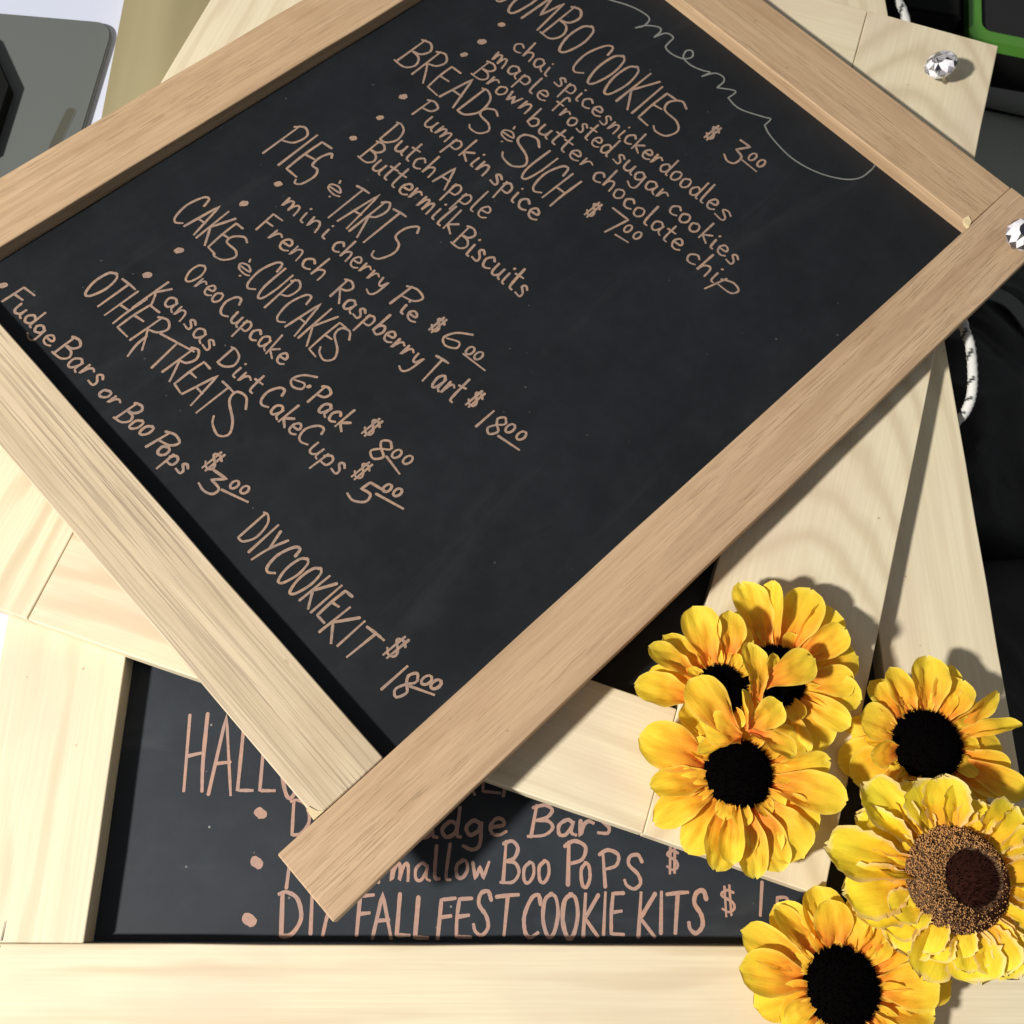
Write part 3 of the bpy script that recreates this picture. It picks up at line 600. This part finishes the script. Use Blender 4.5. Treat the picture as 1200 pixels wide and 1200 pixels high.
# ------------------------------------------------------------------ silk sunflowers
def petal_mesh(seed,fray=False):
    rnd=random.Random(seed); nx,ny=18,10; bm=bmesh.new()
    lay=bm.verts.layers.float.new('edge'); G=[]
    cup=rnd.uniform(.15,.60); fold=rnd.uniform(-.08,.16); arch=rnd.uniform(.10,.22); tw=rnd.uniform(-.35,.35); tipd=rnd.uniform(-.16,.10)
    ph=rnd.uniform(0,6); peak=rnd.uniform(.55,.72); notch=rnd.uniform(-.03,.05); roll=rnd.choice([0,0,.25,.4])
    for i in range(nx+1):
        t=i/nx
        if t<peak: q=t/peak; wd=.5*(.34+.66*(q*q*(3-2*q)))
        else: wd=.5*max(.0,1-((t-peak)/(1-peak))**2.5)**.5
        wd=max(wd,.045)
        row=[]
        for j in range(ny+1):
            u=j/ny*2-1
            y=wd*u; x=t
            if t>.9: x-=notch*(1-abs(u))
            z=arch*math.sin(math.pi*t*.9)*.55+tipd*t*t
            z+=cup*wd*u*u*1.1*(1-.5*t)-fold*wd*(1-abs(u))
            z+=.030*math.cos(u*7+ph)*math.sin(math.pi*t)*(1-.3*t)
            z+=.04*math.sin(t*9+ph+u*1.5)*abs(u)**1.5*wd*2
            if roll and u>.3: z+=roll*(u-.3)*wd
            nz=mnoise.noise(Vector((x*3.2+seed*5,y*7.5,seed*1.7))); nz2=mnoise.noise(Vector((x*9+seed*3,y*20,seed*.7)))
            z+=(.125*nz+.040*nz2)*math.sin(math.pi*min(1,t*1.02+.03))**.5
            y+=.030*mnoise.noise(Vector((x*5,seed*2.3,u*2)))*(1 if abs(u)>.5 else .5); x+=.022*mnoise.noise(Vector((u*3.1,seed*1.1,4)))*t
            yy=y*math.cos(tw*t)-0*z; z+=y*math.sin(tw*t)
            if fray and (abs(u)>.95 or t>.96):
                x+=rnd.uniform(-.035,.03); yy*=rnd.uniform(.9,1.08); z+=rnd.uniform(-.01,.04)
            v=bm.verts.new((x,yy,z)); v[lay]=max(abs(u)**3,t**7); row.append(v)
        G.append(row)
    for i in range(nx):
        for j in range(ny): bm.faces.new((G[i][j],G[i+1][j],G[i+1][j+1],G[i][j+1]))
    me=bpy.data.meshes.new('petal'); bm.to_mesh(me); bm.free()
    for p in me.polygons: p.use_smooth=True
    return me
def petal_mat(name,tip,mid,base,edge,reach):
    t=NT(name); v,raw=t.vec(False); sp=t.n('ShaderNodeSeparateXYZ'); t.l(raw,sp.inputs[0])
    oi=t.n('ShaderNodeObjectInfo'); r=oi.outputs['Random']
    va=t.n('ShaderNodeVectorMath',operation='ADD'); cx=t.n('ShaderNodeCombineXYZ'); t.l(t.math('MULTIPLY',r,37.),cx.inputs[2]); t.l(raw,va.inputs[0]); t.l(cx.outputs[0],va.inputs[1])
    n=t.noise(va.outputs[0],3,5,5,3); st=t.noise(va.outputs[0],1.6,11,11,4,.62,dist=.3)
    k=t.math('ADD',sp.outputs[0],t.math('MULTIPLY_ADD',n,.45,-.22))
    k=t.math('ADD',k,t.math('MULTIPLY_ADD',r,.24,-.12)); k=t.math('ADD',k,t.math('MULTIPLY_ADD',st,.20,-.10))
    c=t.ramp(k,(.02,base),(reach,mid),(.85,tip))
    c=t.mix(t.math('MULTIPLY',t.ramp(st,(.35,1.),(.6,0.)),.16),c,tuple(x*.62 for x in mid))
    at=t.n('ShaderNodeAttribute'); at.attribute_name='edge'
    c=t.mix(t.math('MULTIPLY',t.ramp(at.outputs['Fac'],(.55,0.),(1.,1.)),.60 if edge[0]>.92 else .35),c,edge)
    t.l(c,t.b.inputs['Base Color']); t.b.inputs['Roughness'].default_value=.62; t.b.inputs['Specular IOR Level'].default_value=.25
    wv=t.noise(va.outputs[0],5,48,20,3,.6)
    t.bump(t.math('MULTIPLY_ADD',wv,.22,st),.28,.0016)
    tr=t.n('ShaderNodeBsdfTranslucent'); t.l(c,tr.inputs[0]); mx=t.n('ShaderNodeMixShader'); mx.inputs[0].default_value=.30
    t.l(t.b.outputs[0],mx.inputs[1]); t.l(tr.outputs[0],mx.inputs[2]); t.l(mx.outputs[0],t.out.inputs[0])
    return t.m
PM=petal_mat('silk_petal',(.96,.70,.050),(.96,.52,.035),(.93,.21,.035),(.93,.78,.14),.50)
PMF=petal_mat('silk_petal_frayed',(.92,.76,.045),(.90,.58,.025),(.86,.34,.03),(.95,.74,.46),.42)
VAR=[petal_mesh(i+3) for i in range(16)]; VARF=[petal_mesh(i+60,True) for i in range(10)]
for m in VAR: m.materials.append(PM)
for m in VARF: m.materials.append(PMF)
BLK=simple('black_plush',(.0022,.0018,.0018),1.,spec=.0); BRN=simple('dark_brown_plush',(.030,.011,.008),1.,spec=.0)
SEED=simple('tan_seed_grain',(.36,.18,.06),.8,bumps=.4,scale=900,var=.5); GRN=simple('green_calyx',(.07,.14,.03),.8)
def plush(name,r,h,z0,mat,parent,n,hl,loc):
    bm=bmesh.new(); seg=28; rings=[]; rnd=random.Random(int(r*1e6)+n)
    for j in range(8):
        a=j/7*math.pi/2
        rings.append([bm.verts.new((r*math.cos(a)*math.cos(i/seg*math.tau),r*math.cos(a)*math.sin(i/seg*math.tau),z0+h*math.sin(a))) for i in range(seg)])
    for p,q in zip(rings,rings[1:]):
        for i in range(seg): bm.faces.new((p[i],p[(i+1)%seg],q[(i+1)%seg],q[i]))
    bm.faces.new(rings[-1]) if False else None
    for k in range(n):
        a=math.acos(rnd.uniform(.05,1)); a=math.pi/2-a; b=rnd.uniform(0,math.tau)
        p=Vector((r*math.cos(a)*math.cos(b),r*math.cos(a)*math.sin(b),z0+h*math.sin(a)))
        d=Vector((math.cos(a)*math.cos(b),math.cos(a)*math.sin(b),.5+math.sin(a)))+Vector([rnd.uniform(-.4,.4) for _ in range(3)]); d.normalize()
        s=d.orthogonal().normalized()*.00035; s2=d.cross(s)
        tip=bm.verts.new(p+d*hl*rnd.uniform(.6,1.2)); b3=[bm.verts.new(p+s),bm.verts.new(p-s*.5+s2*.8),bm.verts.new(p-s*.5-s2*.8)]
        for i in range(3): bm.faces.new((b3[i],b3[(i+1)%3],tip))
    o=obj(name,bm,mat,parent); o.location=loc; return o
fi=0
for nm,kind,lab,(cx,cy,cz,cr),pet in FLOWERS:
    fi+=1; rnd=random.Random(fi*17); c=Vector((cx,cy,cz))/10000; r=cr/10000
    F=empty('silk_sunflower',Matrix.Translation(c)); tag(F,lab,'artificial flower','silk sunflowers on the corner of the boards')
    V=VARF if kind=='brown' else VAR
    def put(base,tip,w,roll,me):
        d=tip-base; L=d.length; x=d.normalized(); z=Vector((0,0,1)); z=(z-x*z.dot(x)).normalized(); y=z.cross(x)
        R=Matrix((x,y,z)).transposed().to_4x4()@Matrix.Rotation(math.radians(roll),4,'X')
        o=bpy.data.objects.new('petal',me); COL.objects.link(o); o.parent=F
        o.matrix_local=Matrix.Translation(base-c)@R@Matrix.Diagonal((L,w,L*.55,1))
    for q in pet:
        b=Vector(q[0:3])/10000; t=Vector(q[3:6])/10000; w=q[6]/10000; roll=q[7]+rnd.uniform(-10,10)
        b.z+=rnd.uniform(-.0015,.0015)
        put(b,t,w*rnd.uniform(.98,1.10),roll,rnd.choice(V))
    # lower layer seen in the gaps
    nl=11 if kind=='black' else 13
    for i in range(nl):
        a=(i+rnd.uniform(-.25,.25))/nl*math.tau; dv=Vector((math.cos(a),math.sin(a),0))
        if nm=='f2' and (a>3.4 or a<1.0): continue
        b=c+dv*r*.55+Vector((0,0,-.003)); t=c+dv*r*rnd.uniform(2.1,2.5)*(.82 if kind!='black' else 1)*(1.25 if nm=='f2' else 1)+Vector((0,0,rnd.uniform(-.007,-.002)))
        put(b,t,r*rnd.uniform(.95,1.2),rnd.uniform(-20,20),rnd.choice(V))
    # short orange inner petals pressed against the disc
    ns=12
    for i in range(ns):
        a=(i+rnd.uniform(-.3,.3))/ns*math.tau; dv=Vector((math.cos(a),math.sin(a),0))
        b=c+dv*r*.6+Vector((0,0,.002)); t=c+dv*r*rnd.uniform(1.35,1.75)+Vector((0,0,rnd.uniform(.001,.005)))
        put(b,t,r*rnd.uniform(.45,.65),rnd.uniform(-25,25),rnd.choice(V))
    if kind=='black':
        plush('flower_centre',r*.97,r*.42,.001,BLK,F,1500,.0022,(0,0,0))
    else:
        ic=Vector((.0085,.0005,0))
        plush('flower_centre',r*.64,r*.24,.004,BRN,F,1600,.0028,ic)
        bm=bmesh.new()
        for k in range(5200):
            a=rnd.uniform(0,math.tau); u=rnd.random()**.8; R0=r*.55; R1=r*1.0
            base=ic*(1-u); rad=R0+(R1-R0)*u; h=.004+.0075*math.sin(math.pi*(.25+.7*u))
            p=Vector((base.x+rad*math.cos(a),base.y+rad*math.sin(a),h+rnd.uniform(-.0008,.0012))); s=rnd.uniform(.00030,.00066)
            vs=[bm.verts.new(p+Vector(e)*s*rnd.uniform(.7,1.2)) for e in ((1,0,0),(0,1,0),(-1,0,0),(0,-1,0),(0,0,1.2))]
            for i in range(4): bm.faces.new((vs[i],vs[(i+1)%4],vs[4]))
        o=obj('seed_ring',bm,[SEED,BRN],F); o['kind']='stuff'
        for p in o.data.polygons:
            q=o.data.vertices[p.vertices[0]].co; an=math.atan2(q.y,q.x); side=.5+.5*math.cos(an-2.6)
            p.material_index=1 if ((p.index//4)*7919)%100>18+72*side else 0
        # bed under the grains
        bm=bmesh.new(); rr=[]
        for u in range(7):
            t=u/6; rad=r*.5+(r*.5)*t; h=.003+.0075*math.sin(math.pi*(.25+.7*t)); bs_=ic*(1-t)
            rr.append([bm.verts.new((bs_.x+rad*math.cos(i/36*math.tau),bs_.y+rad*math.sin(i/36*math.tau),h)) for i in range(36)])
        for p,q in zip(rr,rr[1:]):
            for i in range(36): bm.faces.new((p[i],p[(i+1)%36],q[(i+1)%36],q[i]))
        obj('seed_bed',bm,simple('brown_foam',(.10,.05,.02),.9),F,True)
    bm=bmesh.new(); bmesh.ops.create_cone(bm,cap_ends=True,segments=16,radius1=r*.35,radius2=r*.8,depth=.007)
    o=obj('calyx',bm,GRN,F,True); o.location=(0,0,-.0045)

# ------------------------------------------------------------------ surfaces and what lies around the stack
def slab(name,x0,x1,y0,y1,z0,z1,mat,bev=.002,parent=None):
    bm=bmesh.new(); bmesh.ops.create_cube(bm,size=1)
    for v in bm.verts: v.co=Vector(((x0+x1)/2+v.co.x*(x1-x0),(y0+y1)/2+v.co.y*(y1-y0),(z0+z1)/2+v.co.z*(z1-z0)))
    bmesh.ops.bevel(bm,geom=bm.edges[:],offset=bev,segments=2,affect='EDGES')
    return obj(name,bm,mat,parent)
WHT=simple('cool_white_laminate',(.60,.64,.78),.5,bumps=.1)
tt=slab('table_top',-1.4,.60,-.7,1.9,-.05,-.0195,WHT); tt['kind']='structure'
FLR=simple('dark_grey_floor',(.33,.345,.30),.85,bumps=.5,scale=260,var=.25)
fl=slab('floor',-2.5,3.5,-2.5,3.5,-.30,-.25,FLR); fl['kind']='structure'
def poly_prism(name,pts,z0,z1,mat,parent=None,bev=0.0015,seg=2):
    bm=bmesh.new(); f=bm.faces.new([bm.verts.new((p[0],p[1],z0)) for p in pts])
    e=bmesh.ops.extrude_face_region(bm,geom=[f]); 
    for v in e['geom']:
        if isinstance(v,bmesh.types.BMVert): v.co.z=z1
    bmesh.ops.recalc_face_normals(bm,faces=bm.faces)
    if bev: bmesh.ops.bevel(bm,geom=bm.edges[:],offset=bev,segments=seg,affect='EDGES')
    return obj(name,bm,mat,parent)
def rounded(corner,ra,dirs,n=8): pass
# grey flat panel with a rounded corner, lying on the white table
pl=BG['plate']; GREY=simple('satin_grey',(.125,.135,.129),.45,metal=.0,bumps=.08,scale=500,var=.06)
p0,p1,p2,p3=[Vector(q[:2]) for q in pl]
de=(p3-p2).normalized(); dt=(p0-p1).normalized(); rr=.017
# corner = meeting of the top and right edges
def isect(a,d,b,e):
    m=Matrix(((d.x,-e.x),(d.y,-e.y))); s=m.inverted()@(b-a); return a+d*s.x
K=isect(p1,dt,p2,de)
arc=[]
a_=K+dt*rr*1.1; b_=K+de*rr*1.4
for i in range(9):
    t=i/8; arc.append(a_*(1-t)**2+K*2*t*(1-t)+b_*t*t)
far=K+dt*.42
outl=arc+[K+de*.32,far+de*.32,far]
plate=poly_prism('grey_panel',[(q.x,q.y) for q in outl],-.0192,-.0140,GREY,None,.0008)
tag(plate,'flat grey panel with a rounded corner and narrow slot, on the white table','panel')
s0,s1=[Vector(q[:2]) for q in BG['slot']]; sd=(s1-s0).normalized(); sn=Vector((-sd.y,sd.x))*.0042
def capsule(a,b,n,w):
    o=[]; d=(b-a).normalized(); m=Vector((-d.y,d.x))
    for i in range(9): t=math.pi*i/8; o.append(a+m*w*math.cos(t)-d*w*math.sin(t))
    for i in range(9): t=math.pi*i/8; o.append(b-m*w*math.cos(t)+d*w*math.sin(t))
    return [(q.x,q.y) for q in o]
OLV=simple('olive_grey_slot',(.075,.075,.055),.7)
poly_prism('slot_rim',capsule(s0,s1,0,.0052),-.0142,-.01365,GREY,plate,.0002,1)
poly_prism('slot',capsule(s0,s1,0,.0040),-.0139,-.01355,OLV,plate,0)
# black box at the left edge
BLB=simple('black_vinyl',(.006,.007,.006),.8,spec=.15,bumps=.2)
q0,q1,q2=[Vector(q[:2])+Vector((-.011,.0)) for q in BG['boxc']]
o=poly_prism('black_box',[tuple(q1),tuple(q0),tuple(q0+(q0-q1)*2+Vector((-.1,0))),tuple(q2+(q2-q1)*1.5+Vector((-.2,0))),tuple(q2)],-.0135,-.003,BLB,None,.0005)
tag(o,'black box with an angular corner resting on the grey panel at the left edge','box')
# green rimmed black tray
g=[Vector(q[:2]) for q in BG['green']]
GR=simple('lime_green_plastic',(.085,.26,.035),.45); BK=simple('black_mesh_cloth',(.010,.010,.011),.8,bumps=.5,scale=1200)
def rrect(c,ex,ey,sx,sy,r,n=7):
    """rounded rectangle from corner c along unit vectors ex,ey"""
    P=[]
    for (cx_,cy_,a0) in ((r,r,math.pi),(sx-r,r,1.5*math.pi),(sx-r,sy-r,0),(r,sy-r,.5*math.pi)):
        for i in range(n):
            a=a0+math.pi/2*i/(n-1); q=c+ex*(cx_+r*math.cos(a))+ey*(cy_+r*math.sin(a)); P.append((q.x,q.y))
    return P
ey=(g[0]-g[1]).normalized(); ex=(g[2]-g[1]).normalized()
ex=(ex-ey*ex.dot(ey)).normalized() if abs(ex.dot(ey))>.2 else ex
wv=(g[4]-g[1]).length*.72
root=empty('tray',Matrix.Translation((g[1].x,g[1].y,-.25)))
tag(root,'black tray with a bright green rim and rounded corners in the upper right corner','tray')
def ringmesh(name,out,inn,z0,z1,mat,parent):
    bm=bmesh.new(); n=len(out); V=[[bm.verts.new((p[0],p[1],z)) for p in L] for L,z in ((out,z0),(out,z1),(inn,z1),(inn,z0))]
    for a in range(4):
        A_,B_=V[a],V[(a+1)%4]
        for i in range(n): bm.faces.new((A_[i],A_[(i+1)%n],B_[(i+1)%n],B_[i]))
    bmesh.ops.recalc_face_normals(bm,faces=bm.faces)
    return obj(name,bm,mat,parent)
c0=Vector((0,0))
out=rrect(c0,ex,ey,.34,.24,.010); inn=rrect(c0+ex*wv+ey*wv,ex,ey,.34-2*wv,.24-2*wv,.012)
ringmesh('green_rim',out,inn,.086,.100,GR,root)
poly_prism('tray_body',[(p[0]*.995,p[1]*.995) for p in out],.001,.0855,BLB,root,0)
poly_prism('tray_floor',[p for p in inn],.0857,.092,BK,root,0)
# dark case beside it
b=[Vector(q[:2]) for q in BG['blackb']]
o=poly_prism('black_case',[tuple(b[1]),tuple(b[2]),tuple(b[3]+(b[3]-b[2])*.6),tuple(b[0]+(b[0]-b[1])*.6)],-.249,-.12,BLB,None,.004)
tag(o,'small black case standing between the pine corner and the green rimmed tray','case')
# rolled dark grey mat
def tube(name,pts,rad,mat,parent=None,seg=12,sq=1.):
    bm=bmesh.new(); rings=[]; n=len(pts)
    for i,p in enumerate(pts):
        t=(pts[min(i+1,n-1)]-pts[max(i-1,0)]).normalized(); s=t.cross(Vector((0,0,1)))
        s=s.normalized() if s.length>1e-4 else Vector((1,0,0)); u=s.cross(t)
        r_=rad(i/(n-1)) if callable(rad) else rad
        rings.append([bm.verts.new(p+s*r_*math.cos(k/seg*math.tau)+u*r_*sq*math.sin(k/seg*math.tau)) for k in range(seg)])
    for a,b_ in zip(rings,rings[1:]):
        for k in range(seg): bm.faces.new((a[k],a[(k+1)%seg],b_[(k+1)%seg],b_[k]))
    bm.faces.new(rings[0][::-1]); bm.faces.new(rings[-1]); bmesh.ops.recalc_face_normals(bm,faces=bm.faces)
    return obj(name,bm,mat,parent,True)
r0,r1_=[Vector((q[0],q[1],-.228)) for q in BG['roll']]; dd=r1_-r0
DG=simple('grey_felt',(.22,.225,.21),.9,bumps=.8,scale=700,var=.25)
o=tube('rolled_mat',[r0-dd*.1+dd*(i/10)*2.2+Vector((0,-.018,0)) for i in range(11)],.022,DG)
tag(o,'rolled dark grey mat below the green rimmed tray','mat')
# braided cord
def cordcurve(P,step=14):
    out=[]
    for i in range(len(P)-1):
        p1,p2=P[i],P[i+1]; p0=P[i-1] if i else p1; p3=P[i+2] if i+2<len(P) else p2
        for k in range(step):
            t=k/step; out.append(.5*((2*p1)+(p2-p0)*t+(2*p0-5*p1+4*p2-p3)*t*t+(3*p1-p0-3*p2+p3)*t**3))
    return out+[P[-1]]
t=NT('braided_cord'); at=t.n('ShaderNodeAttribute'); at.attribute_name='braid'
c_=t.mix(at.outputs['Fac'],(.62,.62,.60),(.03,.03,.03)); t.l(c_,t.b.inputs['Base Color']); t.b.inputs['Roughness'].default_value=.85
CORD=t.m
cp=cordcurve([Vector(q)-Vector((0,0,0)) for q in BG['cord']],22)
bm=bmesh.new(); lay=bm.faces.layers.float.new('braid_f'); seg=10; rings=[]; n=len(cp)
lv=bm.verts.layers.float.new('braid')
for i,p in enumerate(cp):
    tg=(cp[min(i+1,n-1)]-cp[max(i-1,0)]).normalized(); s=tg.cross(Vector((0,0,1))).normalized(); u=s.cross(tg)
    R_=[]
    for k in range(seg):
        q=.0040*(1+.10*math.sin(i*1.1+k*2.5))
        v=bm.verts.new(p+s*q*math.cos(k/seg*math.tau)+u*q*math.sin(k/seg*math.tau))
        v[lv]=1. if ((i+k*2)%20<4 and k%5<3) else 0.; R_.append(v)
    rings.append(R_)
for a,b_ in zip(rings,rings[1:]):
    for k in range(seg): bm.faces.new((a[k],a[(k+1)%seg],b_[(k+1)%seg],b_[k]))
bmesh.ops.recalc_face_normals(bm,faces=bm.faces)
o=obj('cord',bm,CORD,None,True); tag(o,'white cord with black flecks looping out from under the boards on the right','cord')
# slumped black bag with strap
def mound(name,pts,z0,z1,mat,lab,cat,seed,slump=.5):
    rnd=random.Random(seed); c=sum((Vector(p[:2]) for p in pts),Vector((0,0)))/len(pts)
    bm=bmesh.new(); N=48; rings=[]; m=len(pts)
    poly=[Vector(p[:2]) for p in pts]
    per=[]
    for i in range(N):
        f=i/N*m; k=int(f); u=f-k; p0_,p1_,p2_,p3_=[poly[(k+d)%m] for d in (-1,0,1,2)]
        per.append(.5*((2*p1_)+(p2_-p0_)*u+(2*p0_-5*p1_+4*p2_-p3_)*u*u+(3*p1_-p0_-3*p2_+p3_)*u**3))
    J=12
    for j in range(J+1):
        t=j/J; sc=math.cos(t*math.pi/2)**.35; z=z0+(z1-z0)*math.sin(t*math.pi/2)
        if j==J: sc=.02
        rings.append([bm.verts.new((c.x+(per[i].x-c.x)*sc,c.y+(per[i].y-c.y)*sc,z)) for i in range(N)])
    for a,b_ in zip(rings,rings[1:]):
        for i in range(N): bm.faces.new((a[i],a[(i+1)%N],b_[(i+1)%N],b_[i]))
    bm.faces.new(rings[-1]); bmesh.ops.recalc_face_normals(bm,faces=bm.faces)
    bmesh.ops.subdivide_edges(bm,edges=bm.edges[:],cuts=2,use_grid_fill=True)
    for v in bm.verts:
        q=Vector((v.co.x*.8+v.co.y*.6,v.co.y*.8-v.co.x*.6,0))
        rid=1-abs(mnoise.noise(Vector((q.x*22,q.y*7,seed))))*2
        rid2=1-abs(mnoise.noise(Vector((q.x*55+3,q.y*20,seed+4))))*2
        v.co.z+=(rid*.012+rid2*.004-.008)*min(1,(v.co.z-z0)/.05)
    o=obj(name,bm,mat,None,True); return tag(o,lab,cat)
BAG=simple('black_nylon',(.011,.011,.012),.5,bumps=.6,scale=900)
def XY(*l): return [Vector(q) for q in l]
bag=mound('black_bag',XY((.68,.44),(.68,.56),(.76,.66),(.98,.68),(.95,.36),(.72,.35)),-.25,-.125,BAG,'slumped black bag on the floor beside the looping cord','bag',3)
low=mound('black_cloth_bundle',XY((.66,.16),(.67,.32),(.98,.36),(.98,-.12),(.66,-.12)),-.25,-.17,simple('charcoal_cloth',(.035,.035,.031),.9,bumps=.6,scale=400),'charcoal cloth bundle on the floor below the black bag','cloth',9)
st=[Vector((q[0],q[1],q[2])) for q in BG['strap']]
sp_=cordcurve([st[0],st[1],st[2]],8)
bm=bmesh.new(); pv=None
for i,p in enumerate(sp_):
    tg=(sp_[min(i+1,len(sp_)-1)]-sp_[max(i-1,0)]).normalized(); s=tg.cross(Vector((0,0,1))).normalized()*.008
    a=[bm.verts.new(p+s+Vector((0,0,.02))),bm.verts.new(p-s+Vector((0,0,.02))),bm.verts.new(p-s+Vector((0,0,.018))),bm.verts.new(p+s+Vector((0,0,.018)))]
    if pv:
        for k in range(4): bm.faces.new((pv[k],pv[(k+1)%4],a[(k+1)%4],a[k]))
    pv=a
bmesh.ops.recalc_face_normals(bm,faces=bm.faces)
obj('strap',bm,simple('grey_webbing',(.12,.12,.12),.8,bumps=.6,scale=900),bag)
g2=[Vector(q[:2]) for q in BG['grn2']]
o=poly_prism('green_cloth',[tuple(q+(q-g2[0])*.4) for q in (g2[0]+Vector((-.006,0)),g2[1]+Vector((-.004,.004)),g2[2])],-.249,-.17,simple('dull_green_cloth',(.05,.11,.02),.9),None,.003)
tag(o,'small dull green cloth poking out beside the cord under the oak rail','cloth')

# olive sheet added over the lowest frame's left upright, making its upper end duller
t=NT('olive_overlay_tone'); v,raw=t.vec(False)
n1=t.noise(v,14,.8,1,2,.5); n2=t.noise(v,60,5,5,3,.5)
c=t.mix(t.ramp(n1,(.35,0.),(.62,1.)),(.22,.185,.095),(.37,.32,.18)); c=t.mix(t.math('MULTIPLY',n2,.35),c,(.20,.17,.09))
t.l(c,t.b.inputs['Base Color']); t.b.inputs['Roughness'].default_value=.7
o=slab('olive_overlay',-.0895,-.004,.60,1.13,.0006,.0030,t.m,.0006)
tag(o,'dull olive brown cardboard strip added beside the grey panel, partly under the pine upright','overlay')
